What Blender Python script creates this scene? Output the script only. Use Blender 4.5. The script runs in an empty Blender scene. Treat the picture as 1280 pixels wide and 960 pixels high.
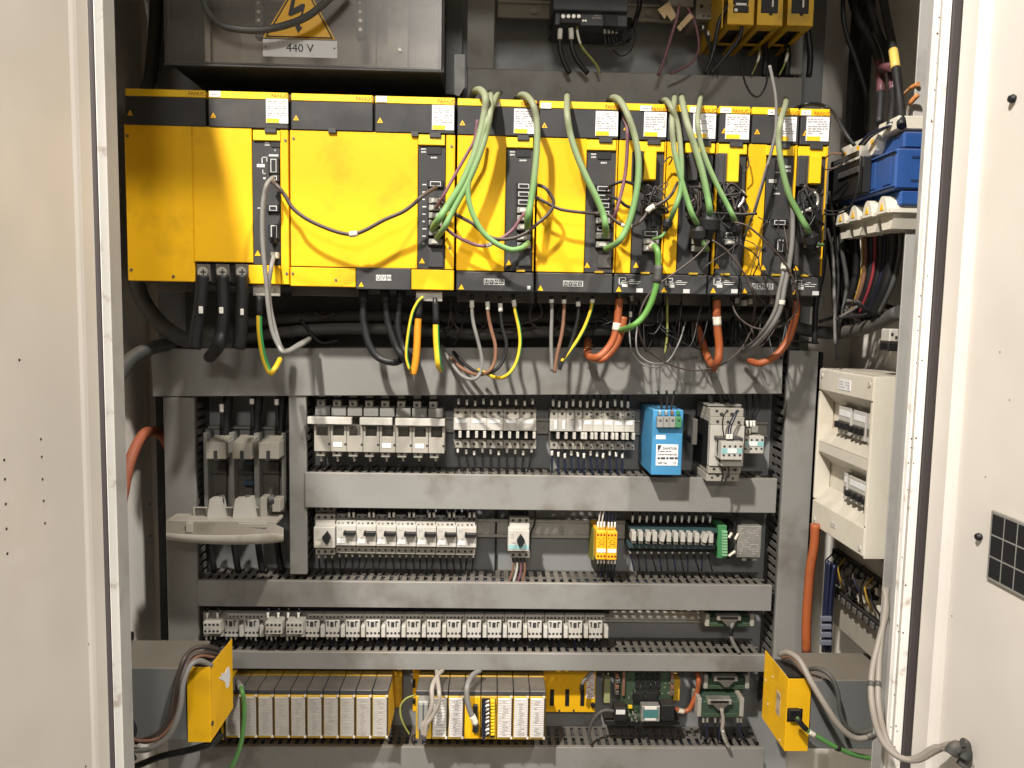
import bpy, bmesh, math, random
from mathutils import Vector, Matrix
random.seed(11)
S = bpy.context.scene
COL = S.collection

# ------------------------------------------------------------------ camera, world, lamps, exposure
CAMZ = 1.35
F = 960.0
PITCH, YAW, ROLL = math.radians(5.2), math.radians(1.6), math.radians(1.1)
CAM = Vector((0, 0, CAMZ))
R = Matrix.Rotation(-YAW, 3, 'Z') @ Matrix.Rotation(math.radians(90) - PITCH, 3, 'X') @ Matrix.Rotation(ROLL, 3, 'Z')
cd = bpy.data.cameras.new('camera'); cam = bpy.data.objects.new('camera', cd); COL.objects.link(cam)
cd.sensor_width = 36.0; cd.lens = 36.0 * F / 1280.0; cd.clip_start = 0.02; cd.clip_end = 50
M4 = R.to_4x4(); M4.translation = CAM; cam.matrix_world = M4
S.camera = cam
w = bpy.data.worlds.new('World'); S.world = w; w.use_nodes = True
bg = w.node_tree.nodes['Background']; bg.inputs[0].default_value = (1.0, 0.93, 0.84, 1); bg.inputs[1].default_value = 0.135

def area(name, loc, aim, sx, sy, power, col):
    l = bpy.data.lights.new(name, 'AREA'); l.shape = 'RECTANGLE'; l.size = sx; l.size_y = sy; l.energy = power; l.color = col
    o = bpy.data.objects.new(name, l); COL.objects.link(o); o.location = loc
    o.rotation_euler = (Vector(aim) - Vector(loc)).to_track_quat('-Z', 'Y').to_euler()
    return o
area('hall_lamp', (-0.98, -0.60, CAMZ + 2.50), (0.1, 1.45, CAMZ - .1), 0.13, 0.13, 252, (1.0, 0.945, 0.875))
area('hall_lamp', (2.60, -1.60, CAMZ + 5.90), (-0.6, 1.45, CAMZ - .3), 0.4, 0.4, 640, (1.0, 0.95, 0.88))
area('hall_lamp', (-0.15, -2.6, CAMZ + 1.9), (0.0, 1.5, CAMZ - .2), 0.8, 0.3, 54, (1.0, 0.95, 0.88))
S.view_settings.view_transform = 'Standard'; S.view_settings.look = 'None'
S.view_settings.exposure = 0.0; S.view_settings.gamma = 1.0
S.render.engine = 'CYCLES'
S.cycles.max_bounces = 6

def ray(px, py):
    return R @ Vector(((px - 640) / F, -(py - 480) / F, -1))
def P(px, py, Y):                       # the point at depth Y behind a place in the photograph
    d = ray(px, py); return CAM + d * (Y / d.y)
def PX(px, py, X):
    d = ray(px, py); return CAM + d * (X / d.x)

# ------------------------------------------------------------------ materials
MATS = {}
def mat(name, rgb, rough=.5, metal=0, dirt=0.0, dcol=(.06, .045, .03), dscale=9, dust=0.0, bump=0.0, bscale=400, lo=.5, hi=.72, ior=1.45, coat=0, stretch=None):
    if name in MATS: return MATS[name]
    m = bpy.data.materials.new(name); m.use_nodes = True
    nt = m.node_tree; N = nt.nodes; L = nt.links; b = N['Principled BSDF']
    b.inputs['Roughness'].default_value = rough; b.inputs['Metallic'].default_value = metal
    b.inputs['IOR'].default_value = ior; b.inputs['Coat Weight'].default_value = coat
    geo = N.new('ShaderNodeNewGeometry')
    pos = geo.outputs['Position']
    if stretch:
        mp = N.new('ShaderNodeMapping'); mp.inputs['Scale'].default_value = stretch; L.new(pos, mp.inputs[0]); pos = mp.outputs[0]
    def mix(fac, a, c):
        x = N.new('ShaderNodeMix'); x.data_type = 'RGBA'
        if isinstance(fac, float): x.inputs[0].default_value = fac
        else: L.new(fac, x.inputs[0])
        for s, v in ((6, a), (7, c)):
            if isinstance(v, tuple): x.inputs[s].default_value = v if len(v) == 4 else (*v, 1)
            else: L.new(v, x.inputs[s])
        return x.outputs[2]
    def noise(sc, det=4, r=.6):
        n = N.new('ShaderNodeTexNoise'); n.inputs['Scale'].default_value = sc; n.inputs['Detail'].default_value = det
        n.inputs['Roughness'].default_value = r; L.new(pos, n.inputs[0]); return n.outputs[0]
    def rng(v, a, c, o0, o1):
        r = N.new('ShaderNodeMapRange'); r.interpolation_type = 'SMOOTHSTEP'
        for i, q in ((1, a), (2, c), (3, o0), (4, o1)): r.inputs[i].default_value = q
        L.new(v, r.inputs[0]); return r.outputs[0]
    c = (*rgb, 1)
    # slow tonal drift of the finish
    c = mix(rng(noise(3.3, 2), .3, .7, 0.0, 1.0), tuple(x * .93 for x in rgb), tuple(min(1, x * 1.06) for x in rgb))
    if dirt > 0:
        c = mix(rng(noise(dscale), lo, hi, 0.0, dirt), c, dcol)
        c = mix(rng(noise(dscale * 5.5, 5, .7), .62, .78, 0.0, dirt * .6), c, dcol)
    if dust > 0:
        sp = N.new('ShaderNodeSeparateXYZ'); L.new(geo.outputs['Normal'], sp.inputs[0])
        f = rng(sp.outputs[2], .35, .95, 0.0, dust)
        mm = N.new('ShaderNodeMath'); mm.operation = 'MULTIPLY'; L.new(f, mm.inputs[0]); L.new(rng(noise(30), .25, .6, .5, 1.0), mm.inputs[1])
        c = mix(mm.outputs[0], c, (.15, .12, .085))
    L.new(c, b.inputs['Base Color']) if not isinstance(c, tuple) else None
    L.new(rng(noise(17, 3), .25, .75, max(.05, rough - .08), min(1, rough + .12)), b.inputs['Roughness'])
    if bump > 0:
        bn = N.new('ShaderNodeBump'); bn.inputs['Strength'].default_value = bump; bn.inputs['Distance'].default_value = .0012
        L.new(noise(bscale, 3), bn.inputs['Height']); L.new(bn.outputs[0], b.inputs['Normal'])
    MATS[name] = m
    return m
DG = (.045, .036, .026)
duct = mat('duct_grey', (.215, .210, .196), .55, dirt=.7, dcol=(.115, .10, .08), dscale=7, dust=.5, bump=.15, bscale=60)
ductdk = mat('duct_finger_grey', (.092, .088, .080), .65, dirt=.5, dcol=DG, dscale=20, dust=.25)
plate = mat('plate_paint', (.23, .235, .235), .5, dirt=.35, dcol=(.1, .09, .075), dscale=5, dust=.4)
wallm = mat('cabinet_paint', (.78, .745, .68), .5, dirt=.35, dcol=(.26, .21, .15), dscale=4, dust=.3)
wallback = mat('cabinet_shadow_paint', (.12, .115, .105), .6, dirt=.3)
doorm = mat('door_paint', (.65, .61, .555), .42, dirt=.22, dcol=(.42, .33, .24), dscale=3.2, bump=.12, bscale=900)
framem = mat('frame_paint', (.86, .83, .78), .4, dirt=.6, dcol=(.30, .21, .13), dscale=30, lo=.56, hi=.74)
framein = mat('frame_paint_shaded', (.36, .35, .33), .55, dirt=.3)  # frame paint turned grey: the shade on the return is in the colour
gasketm = mat('gasket_rubber', (.055, .045, .045), .8)
yel = mat('yellow_paint', (.76, .42, .008), .52, dirt=.42, dcol=(.36, .19, .012), dscale=13, lo=.50, hi=.80, dust=.3, bump=.05)
def smudge(m):
    N = m.node_tree.nodes; L = m.node_tree.links; b = N['Principled BSDF']; src = b.inputs['Base Color'].links[0].from_socket
    g = N.new('ShaderNodeNewGeometry'); mp = N.new('ShaderNodeMapping'); mp.inputs['Scale'].default_value = (17, 17, 12); L.new(g.outputs['Position'], mp.inputs[0])
    v = N.new('ShaderNodeTexVoronoi'); v.inputs['Scale'].default_value = 1; v.inputs['Randomness'].default_value = 1; L.new(mp.outputs[0], v.inputs[0])
    r = N.new('ShaderNodeMapRange'); r.interpolation_type = 'SMOOTHSTEP'; r.inputs[1].default_value = .40; r.inputs[2].default_value = .18; r.inputs[3].default_value = 0; r.inputs[4].default_value = 1; L.new(v.outputs['Distance'], r.inputs[0])
    n = N.new('ShaderNodeTexNoise'); n.inputs['Scale'].default_value = 7; L.new(g.outputs['Position'], n.inputs[0])
    r2 = N.new('ShaderNodeMapRange'); r2.inputs[1].default_value = .50; r2.inputs[2].default_value = .66; r2.inputs[3].default_value = 0; r2.inputs[4].default_value = .32; L.new(n.outputs[0], r2.inputs[0])
    mu = N.new('ShaderNodeMath'); mu.operation = 'MULTIPLY'; L.new(r.outputs[0], mu.inputs[0]); L.new(r2.outputs[0], mu.inputs[1])
    mx = N.new('ShaderNodeMix'); mx.data_type = 'RGBA'; L.new(mu.outputs[0], mx.inputs[0]); L.new(src, mx.inputs[6]); mx.inputs[7].default_value = (.26, .15, .02, 1); L.new(mx.outputs[2], b.inputs['Base Color'])
smudge(yel)
for m_ in (yel,): m_.node_tree.nodes['Principled BSDF'].inputs['Specular IOR Level'].default_value = .25
yeltab = mat('yellow_plastic', (.82, .52, .010), .4, dirt=.25, dcol=(.30, .20, .02), dscale=20, dust=.2)
yeldull = mat('yellow_painted_steel', (.60, .36, .02), .5, dirt=.5, dcol=(.2, .13, .04), dscale=14, dust=.55)
dark = mat('dark_plastic', (.030, .030, .031), .66, dirt=.4, dcol=(.07, .062, .05), dscale=8, dust=.45)
darker = mat('darker_plastic', (.040, .040, .042), .5, dirt=.35, dcol=(.12, .1, .08), dscale=14, dust=.4)
black = mat('black_plastic', (.007, .007, .0075), .55, dust=.12)
blackc = mat('black_cable', (.008, .008, .009), .5, dirt=.2, dcol=(.035, .03, .026), dscale=25, dust=.08)
browndk = mat('dark_brown_cable', (.045, .032, .028), .45, dust=.2)
greyc = mat('grey_cable', (.165, .16, .15), .5, dirt=.4, dcol=(.1, .085, .065), dscale=20, dust=.2)
greydkc = mat('dark_grey_conduit', (.055, .055, .052), .6, dirt=.4, dcol=(.10, .088, .07), dscale=8, dust=.35)
beigec = mat('beige_grey_cable', (.27, .24, .205), .5, dirt=.35, dcol=(.2, .15, .1), dscale=12, dust=.2)
brownc = mat('brown_wire', (.18, .09, .055), .5)
orangec = mat('orange_cable', (.31, .078, .022), .5, dirt=.6, dcol=(.16, .045, .02), dscale=28, dust=.2)
orangey = mat('amber_cable', (.55, .22, .012), .45, dirt=.25, dcol=(.3, .12, .02))
rustc = mat('rust_red_hose', (.36, .105, .05), .55, dirt=.5, dcol=(.16, .07, .045), dscale=14)
greenw = mat('green_insulation', (.03, .22, .06), .45)
yelw = mat('yellow_insulation', (.60, .40, .02), .45)
purple = mat('purple_cable', (.15, .065, .085), .5, dust=.25)
bluew = mat('blue_wire', (.009, .013, .036), .45)
whitew = mat('white_marker', (.68, .66, .60), .5)
white = mat('ivory_plastic', (.31, .29, .25), .5, dirt=.4, dcol=(.3, .25, .18), dscale=24, dust=.35)
whitec = mat('light_plastic', (.45, .43, .39), .48, dirt=.35, dcol=(.34, .29, .21), dscale=24, dust=.3)
grid = mat('grey_plastic', (.23, .228, .21), .5, dirt=.3, dcol=(.14, .12, .09), dscale=30, dust=.4)
cream = mat('cream_plastic', (.60, .56, .47), .42, dirt=.32, dcol=(.36, .27, .17), dscale=9, dust=.5)
labelm = mat('label_paper', (.72, .72, .72), .45, dirt=.35, dcol=(.42, .37, .33), dscale=60)
ink = mat('dark_ink', (.03, .03, .03), .6)
inkgrey = mat('grey_ink', (.32, .29, .28), .6)
inkred = mat('red_orange_ink', (.55, .12, .01), .6)
inkbrown = mat('brown_ink', (.22, .10, .01), .6)
inkwhite = mat('white_ink', (.50, .50, .48), .6)
zinc = mat('zinc_steel', (.52, .50, .45), .38, .75, dirt=.45, dcol=(.12, .09, .06), dscale=18)
railm = mat('din_rail_steel', (.46, .44, .39), .42, .25, dirt=.35, dcol=(.2, .16, .1), dscale=12)
steeldk = mat('dirty_steel', (.13, .12, .105), .55, .4, dirt=.6, dcol=(.035, .03, .025), dscale=22)
bluebox = mat('light_blue_paint', (.055, .235, .43), .38, dirt=.2, dcol=(.05, .14, .25), dscale=12, dust=.2)
bluesw = mat('blue_plastic', (.020, .070, .24), .4, dirt=.25, dcol=(.05, .07, .12), dscale=14, dust=.35)
greenpl = mat('green_plastic', (.05, .20, .08), .45, dust=.2)
pcb = mat('circuit_board_green', (.035, .060, .035), .45, dirt=.4, dcol=(.10, .10, .06), dscale=60)
pcbdk = mat('terminal_green', (.030, .055, .036), .5, dirt=.3, dcol=(.08, .09, .06), dscale=50)
teal = mat('teal_plastic', (.026, .058, .062), .5)
tealt = mat('turquoise_print', (.25, .45, .45), .5)
orangepl = mat('amber_plastic', (.82, .40, .012), .42, dirt=.15, dust=.2)
signy = mat('sign_yellow', (.78, .42, .01), .35)
greybox = mat('grey_sheet_steel', (.135, .14, .135), .45, dirt=.5, dcol=(.17, .145, .11), dscale=7, dust=.75)
palein = mat('pale_sheet_inside', (.72, .65, .59), .5, dirt=.5, dcol=(.14, .12, .1), dscale=7)
kraft = mat('kraft_card', (.42, .31, .17), .7)
def greencable():
    m = mat('green_cable', (.125, .245, .08), .55, dirt=.3, dcol=(.15, .22, .10), dscale=20)
    nt = m.node_tree; N = nt.nodes; L = nt.links; b = N['Principled BSDF']
    src = b.inputs['Base Color'].links[0].from_socket
    g = N.new('ShaderNodeNewGeometry'); sp = N.new('ShaderNodeSeparateXYZ'); L.new(g.outputs['Position'], sp.inputs[0])
    nz = N.new('ShaderNodeTexNoise'); nz.inputs['Scale'].default_value = 14; L.new(g.outputs['Position'], nz.inputs[0])
    ad = N.new('ShaderNodeMath'); ad.operation = 'MULTIPLY_ADD'; L.new(nz.outputs[0], ad.inputs[0]); ad.inputs[1].default_value = .10; L.new(sp.outputs[2], ad.inputs[2])
    r = N.new('ShaderNodeMapRange'); r.inputs[1].default_value = P(640, 235, 1.33).z + .05; r.inputs[2].default_value = P(640, 150, 1.33).z + .05
    r.inputs[3].default_value = 0.0; r.inputs[4].default_value = .95
    L.new(ad.outputs[0], r.inputs[0])
    mx = N.new('ShaderNodeMix'); mx.data_type = 'RGBA'; L.new(r.outputs[0], mx.inputs[0]); L.new(src, mx.inputs[6]); mx.inputs[7].default_value = (.22, .235, .145, 1)
    L.new(mx.outputs[2], b.inputs['Base Color']); return m
greenc = greencable()        # old oil and dust film greys the jacket where it leaves the duct
def clearcover():
    m = bpy.data.materials.new('smoked_clear_cover'); m.use_nodes = True; N = m.node_tree.nodes; L = m.node_tree.links
    out = N['Material Output']; N.remove(N['Principled BSDF'])
    t = N.new('ShaderNodeBsdfTransparent'); t.inputs[0].default_value = (.92, .90, .87, 1)
    g = N.new('ShaderNodeBsdfGlossy'); g.inputs['Roughness'].default_value = .28; g.inputs[0].default_value = (.8, .8, .8, 1)
    f = N.new('ShaderNodeFresnel'); f.inputs[0].default_value = 1.45
    mx = N.new('ShaderNodeMixShader'); L.new(f.outputs[0], mx.inputs[0]); L.new(t.outputs[0], mx.inputs[1]); L.new(g.outputs[0], mx.inputs[2])
    df = N.new('ShaderNodeBsdfDiffuse'); df.inputs[0].default_value = (.30, .28, .25, 1)
    nz = N.new('ShaderNodeTexNoise'); nz.inputs['Scale'].default_value = 5; nz.inputs['Detail'].default_value = 5
    rr = N.new('ShaderNodeMapRange'); rr.inputs[1].default_value = .3; rr.inputs[2].default_value = .7; rr.inputs[3].default_value = .03; rr.inputs[4].default_value = .16
    L.new(nz.outputs[0], rr.inputs[0]); m2 = N.new('ShaderNodeMixShader'); L.new(rr.outputs[0], m2.inputs[0]); L.new(mx.outputs[0], m2.inputs[1]); L.new(df.outputs[0], m2.inputs[2])
    L.new(m2.outputs[0], out.inputs[0]); return m
clear = clearcover()

# ------------------------------------------------------------------ mesh builder
class MB:
    def __init__(s): s.v = []; s.f = []; s.m = []; s.sm = []
    def add(s, vs, fs, mi=0, smooth=False):
        o = len(s.v); s.v += [tuple(v) for v in vs]
        for f in fs: s.f.append(tuple(i + o for i in f)); s.m.append(mi); s.sm.append(smooth)
        return s
    def box(s, x0, x1, y0, y1, z0, z1, bev=.0006, mi=0):
        if x0 > x1: x0, x1 = x1, x0
        if y0 > y1: y0, y1 = y1, y0
        if z0 > z1: z0, z1 = z1, z0
        b = min(bev, .3 * min(x1 - x0, y1 - y0, z1 - z0))
        if b <= 1e-6:
            vs = [(x, y, z) for x in (x0, x1) for y in (y0, y1) for z in (z0, z1)]
            return s.add(vs, [(0, 1, 3, 2), (4, 6, 7, 5), (0, 4, 5, 1), (2, 3, 7, 6), (0, 2, 6, 4), (1, 5, 7, 3)], mi)
        vs = []; idx = {}
        lo = (x0, y0, z0); hi = (x1, y1, z1)
        for c in range(8):
            sg = [(c >> k) & 1 for k in range(3)]
            for a in range(3):
                p = [0, 0, 0]
                for k in range(3):
                    e = hi[k] if sg[k] else lo[k]
                    p[k] = e if k == a else (e - b if sg[k] else e + b)
                idx[(c, a)] = len(vs); vs.append(p)
        fs = []
        for a in range(3):
            u, t = [k for k in range(3) if k != a]
            for side in (0, 1):
                cs = []
                for du, dt in ((0, 0), (1, 0), (1, 1), (0, 1)):
                    cs.append((side << a) | (du << u) | (dt << t))
                f = [idx[(c, a)] for c in cs]
                flip = (side == 0) ^ (a == 1)
                fs.append(f[::-1] if flip else f)
        for a in range(3):
            u, t = [k for k in range(3) if k != a]
            for su in (0, 1):
                for st in (0, 1):
                    c0 = (su << u) | (st << t); c1 = c0 | (1 << a)
                    f = [idx[(c0, u)], idx[(c1, u)], idx[(c1, t)], idx[(c0, t)]]
                    fl = (su ^ st) ^ (a == 1)
                    fs.append(f if fl else f[::-1])
        for c in range(8):
            f = [idx[(c, 0)], idx[(c, 1)], idx[(c, 2)]]
            par = (c & 1) ^ ((c >> 1) & 1) ^ ((c >> 2) & 1)
            fs.append(f if par else f[::-1])
        return s.add(vs, fs, mi)
    def pb(s, a, b, c, d, Y, dep, bev=.0006, mi=0):         # box whose front face, at depth Y, covers a..c, b..d
        xm, ym = (a + c) / 2, (b + d) / 2
        return s.box(P(a, ym, Y).x, P(c, ym, Y).x, Y, Y + dep, P(xm, d, Y).z, P(xm, b, Y).z, bev, mi)
    def poly(s, pts, Y, dep, mi=0):                          # prism with a traced front outline
        q = [P(x, y, Y) for x, y in pts]; n = len(q)
        ar = sum(q[i].x * q[(i + 1) % n].z - q[(i + 1) % n].x * q[i].z for i in range(n))
        if ar < 0: q = q[::-1]
        vs = [(p.x, Y, p.z) for p in q] + [(p.x, Y + dep, p.z) for p in q]
        fs = [tuple(range(n)), tuple(range(2 * n - 1, n - 1, -1))] + [(i, i + n, (i + 1) % n + n, (i + 1) % n) for i in range(n)]
        return s.add(vs, fs, mi)
    def prism(s, prof, axis, a, b, mi=0):                    # profile in the two other axes, swept along axis
        n = len(prof); o = [k for k in range(3) if k != axis]
        vs = []
        for t in (a, b):
            for u, v in prof:
                p = [0, 0, 0]; p[axis] = t; p[o[0]] = u; p[o[1]] = v; vs.append(p)
        fs = [tuple(range(n)), tuple(range(2 * n - 1, n - 1, -1))] + [(i, i + n, (i + 1) % n + n, (i + 1) % n) for i in range(n)]
        return s.add(vs, fs, mi)
    def cyl(s, c, ax, r, h, n=10, mi=0, r2=None):            # from c along ax
        ax = Vector(ax).normalized(); r2 = r if r2 is None else r2
        u = ax.orthogonal().normalized(); t = ax.cross(u); c = Vector(c)
        vs = []
        for k, rr in ((0, r), (h, r2)):
            for i in range(n):
                an = 2 * math.pi * i / n; vs.append(c + ax * k + (u * math.cos(an) + t * math.sin(an)) * rr)
        s.add(vs, [(i, (i + 1) % n, (i + 1) % n + n, i + n) for i in range(n)], mi, True)
        return s.add(vs, [tuple(range(n - 1, -1, -1)), tuple(range(n, 2 * n))], mi)
    def disc(s, px, py, Y, rpx, h=.0008, n=8, mi=0):         # short stud facing the viewer
        p = P(px, py, Y); return s.cyl((p.x, Y, p.z), (0, -1, 0), rpx * Y / F, h, n, mi)
    def tube(s, pts, r, n=8, mi=0, mif=None, cap=True, rf=None):
        pts = [Vector(p) for p in pts]; m = len(pts)
        tg = [(pts[min(i + 1, m - 1)] - pts[max(i - 1, 0)]).normalized() for i in range(m)]
        u = tg[0].cross(Vector((0, 1, 0)))
        if u.length < .1: u = tg[0].orthogonal()
        u.normalize(); vs = []
        for i in range(m):
            u = (u - tg[i] * u.dot(tg[i])).normalized(); t = tg[i].cross(u)
            rr = r if rf is None else r * rf(i / (m - 1))
            for k in range(n):
                an = 2 * math.pi * (k + .5) / n; vs.append(pts[i] + (u * math.cos(an) + t * math.sin(an)) * rr)
        o = len(s.v); s.v += [tuple(v) for v in vs]
        for i in range(m - 1):
            for k in range(n):
                a, b = o + i * n + k, o + i * n + (k + 1) % n
                s.f.append((a, b, b + n, a + n)); s.m.append(mif(k) if mif else mi); s.sm.append(True)
        if cap:
            s.f.append(tuple(o + k for k in range(n - 1, -1, -1))); s.f.append(tuple(o + (m - 1) * n + k for k in range(n)))
            s.m += [mi, mi]; s.sm += [False, False]
        return s
    def mesh(s, name, mats, org):
        me = bpy.data.meshes.new(name)
        me.from_pydata([(x - org[0], y - org[1], z - org[2]) for x, y, z in s.v], [], s.f)
        for m in mats: me.materials.append(m)
        me.polygons.foreach_set('material_index', s.m); me.polygons.foreach_set('use_smooth', s.sm)
        b = bmesh.new(); b.from_mesh(me); bmesh.ops.recalc_face_normals(b, faces=b.faces); b.to_mesh(me); b.free()
        me.update(); return me
    def centre(s):
        xs, ys, zs = zip(*s.v); return Vector(((min(xs) + max(xs)) / 2, (min(ys) + max(ys)) / 2, min(zs)))

W = {}
def tag(o, label, cat, group=None):
    o['label'] = label; o['category'] = cat
    if group: o['group'] = group
    return o
def thing(name, label, cat, loc, group=None):
    o = bpy.data.objects.new(name, None); COL.objects.link(o); o.location = loc; o.empty_display_size = .02
    W[o.name] = Vector(loc); return tag(o, label, cat, group)
def part(name, mb, m, parent, label=None, kind=None):
    org = W[parent.name]
    o = bpy.data.objects.new(name, mb.mesh(name, m if isinstance(m, (list, tuple)) else [m], org)); COL.objects.link(o)
    o.parent = parent; W[o.name] = org
    if label: o['label'] = label
    if kind: o['kind'] = kind
    return o
def solo(name, mb, m, label, cat, group=None):
    c = mb.centre(); o = bpy.data.objects.new(name, mb.mesh(name, m if isinstance(m, (list, tuple)) else [m], c)); COL.objects.link(o)
    o.location = c; W[o.name] = c; return tag(o, label, cat, group)
def kids(o): return KIDS.get(o.name, [])
def copytree(src, delta, label, group=None):
    r = src.copy(); COL.objects.link(r); r.location = src.location + delta; W[r.name] = W[src.name] + delta
    r['label'] = label
    if group: r['group'] = group
    def rec(a, b):
        for ch in a.children:
            c = ch.copy(); COL.objects.link(c); c.parent = b; W[c.name] = W[ch.name] + delta; rec(ch, c)
    rec(src, r); return r
def ghost(parent, o, off):                                   # one more piece like o under the same parent
    c = o.copy(); COL.objects.link(c); c.location = o.location + Vector(off); c.parent = parent; return c
ORD = ('first second third fourth fifth sixth seventh eighth ninth tenth eleventh twelfth thirteenth fourteenth fifteenth sixteenth '
       'seventeenth eighteenth nineteenth twentieth').split()

FONT = {}
def fontmesh(txt):
    if txt not in FONT:
        cu = bpy.data.curves.new('lettering', 'FONT'); cu.body = txt; cu.size = 1; cu.align_x = 'CENTER'; cu.align_y = 'CENTER'; cu.resolution_u = 3; cu.extrude = .02
        ob = bpy.data.objects.new('lettering', cu)
        me = bpy.data.meshes.new_from_object(ob); bpy.data.objects.remove(ob); FONT[txt] = me
    return FONT[txt]
def textmb(mb, txt, px, py, Y, hpx, mi=0, wide=1.0):         # flat print facing the viewer, cap height hpx
    me = fontmesh(txt); sc = hpx * Y / F / .70; p = P(px, py, Y)
    zs = [v.co.y for v in me.vertices]; zc = (min(zs) + max(zs)) / 2
    vs = [(p.x + v.co.x * sc * wide, Y - .0004 - v.co.z * .01, p.z + (v.co.y - zc) * sc) for v in me.vertices]
    return mb.add(vs, [tuple(f.vertices) for f in me.polygons], mi)
def printlines(mb, a, b, c, d, Y, rows, mi=0, fill=.5, jag=.75):
    y = b; st = (d - b) / rows
    for r in range(rows):
        x = a
        while x < c - .5:
            wd = random.uniform(.8, 2.6) * (c - a) / 10
            e = min(c, x + wd)
            if random.random() < jag: mb.pb(x, y + st * .2, e, y + st * (.2 + fill), Y - .0004, .0004, 0, mi)
            x = e + (c - a) * .05
        y += st

def spline(pts, Y, sub=6):
    q = [P(p[0], p[1], p[2] if len(p) > 2 else Y) for p in pts]
    if len(q) < 3: return [q[0].lerp(q[-1], i / 4) for i in range(5)]
    q = [q[0] * 2 - q[1]] + q + [q[-1] * 2 - q[-2]]; out = []
    for i in range(1, len(q) - 2):
        a, b, c, d = q[i - 1:i + 3]
        for k in range(sub):
            t = k / sub
            out.append(.5 * ((2 * b) + (c - a) * t + (2 * a - 5 * b + 4 * c - d) * t * t + (3 * b - a - 3 * c + d) * t ** 3))
    out.append(q[-2]); return out
def cable(name, label, cat, pts, Y, wpx, m, group=None, n=8, two=False, marks=(), sub=6, endm=None):
    path = spline(pts, Y, sub); r = wpx * .5 * Y / F
    mb = MB()
    if two: mb.tube(path, r, n, mif=lambda k: 1 if (k % n) in (0, n - 1, n - 2) else 0)
    else: mb.tube(path, r, n)
    o = solo(name, mb, m, label, cat, group)
    L = len(path) - 1
    for t0, t1, f, mm, nm in marks:                          # sleeves, markers and boots slid over the cable
        i0, i1 = t0 * L, t1 * L
        def at(t):
            i = min(int(t), L - 1); return path[i].lerp(path[i + 1], t - i)
        seg = [at(i0 + (i1 - i0) * k / 4) for k in range(5)]
        part(nm, MB().tube(seg, r * f, n), mm, o)
    return o

# ------------------------------------------------------------------ the cabinet
YB, YD, YC = 1.60, 1.40, 1.512            # mounting plate, drive fronts, duct covers
YFR = 1.15                               # front of the door frame
ZT, ZB = CAMZ + .69, .05
xwl, xwr = P(196, 600, 1.66).x, P(1052, 480, 1.67).x
cab = thing('electrical_cabinet', 'tall beige steel electrical cabinet standing open with both doors swung out', 'cabinet', (0, YB, ZB))
xpl, xpr = P(203, 620, YB).x, P(1008, 480, YB).x
mb = MB().box(xpl, xpr, YB, YB + .004, ZB + .05, ZT - .03); part('mounting_plate', mb, plate, cab)
mb = MB().box(xwl - .03, xwr + .03, 1.635, 1.638, ZB, ZT); part('back_wall', mb, wallm, cab)
mb = MB().box(xwl - .003, xwl, YFR, 1.70, ZB, ZT)
part('side_wall', mb, wallm, cab)
mb = MB().box(xwr, xwr + .003, YFR, 1.70, ZB, ZT); part('side_wall', mb, wallm, cab)
mb = MB()
for px, py in ((187, 630), (188, 670), (189, 546)):
    p = PX(px, py, xwl); mb.cyl(p - Vector((.0005, 0, 0)), (1, 0, 0), .0028, .001, 8)
part('wall_hole', mb, black, cab, kind='stuff')
part('roof', MB().box(xwl, xwr, YFR, 1.70, ZT, ZT + .003), wallm, cab)
part('base', MB().box(xwl, xwr, YFR, 1.70, ZB, ZB + .003), wallm, cab)
# right hand frame: inner return, front face, gasket; then the left one
def fx(px, Y): return P(px, 480, Y).x
mb = MB().box(fx(1137, YFR), fx(1158, YFR), YFR, YFR + .002, ZB, ZT, .0008); part('frame_face', mb, framem, cab)
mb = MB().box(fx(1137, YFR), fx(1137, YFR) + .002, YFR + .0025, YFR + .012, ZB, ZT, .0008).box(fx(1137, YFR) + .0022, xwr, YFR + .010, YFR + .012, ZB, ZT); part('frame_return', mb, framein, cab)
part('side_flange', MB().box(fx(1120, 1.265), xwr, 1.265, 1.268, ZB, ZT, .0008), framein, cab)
mb = MB().box(fx(1137, YFR), fx(1137, YFR) + .0035, YFR - .010, YFR - .0005, ZB, ZT, .0006); part('frame_edge', mb, framem, cab)
mb = MB().box(fx(1158.6, YFR), fx(1170, YFR), YFR - .003, YFR + .002, ZB, ZT, .002); part('gasket', mb, gasketm, cab)
mb = MB().box(fx(1171, YFR), xwr, YFR + .001, YFR + .004, ZB, ZT); part('frame_face', mb, wallm, cab)
mb = MB().box(fx(130, YFR), fx(141, YFR), YFR, YFR + .002, ZB, ZT, .0008); part('frame_face', mb, framem, cab)
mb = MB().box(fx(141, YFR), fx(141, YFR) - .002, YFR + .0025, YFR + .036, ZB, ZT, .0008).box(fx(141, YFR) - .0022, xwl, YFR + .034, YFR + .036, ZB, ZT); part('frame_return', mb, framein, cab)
mb = MB().box(fx(124, YFR), fx(129.6, YFR), YFR - .003, YFR + .002, ZB, ZT, .0015); part('gasket', mb, gasketm, cab)
mb = MB().box(fx(123, YFR), xwl, YFR + .001, YFR + .004, ZB, ZT); part('frame_face', mb, wallm, cab)
mb = MB().box(fx(141, YFR), fx(1137, YFR), YFR + .003, YFR + .02, ZT - .014, ZT - .002); part('frame_face', mb, wallm, cab)
# frame paint chips along the right edge
mb = MB()
for k in range(36):
    z = random.uniform(P(1137, 960, YFR).z, P(1137, 0, YFR).z); x = fx(1137, YFR) + random.choice((.0002, .0008, .004, .014)) + random.uniform(0, .003)
    mb.cyl((x, YFR - .0104 if x < fx(1137, YFR) + .003 else YFR, z), (0, -1, 0), random.uniform(.0007, .0017), .0004, 6)
part('paint_chip', mb, mat('rust', (.10, .05, .03), .8), cab, kind='stuff')
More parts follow.
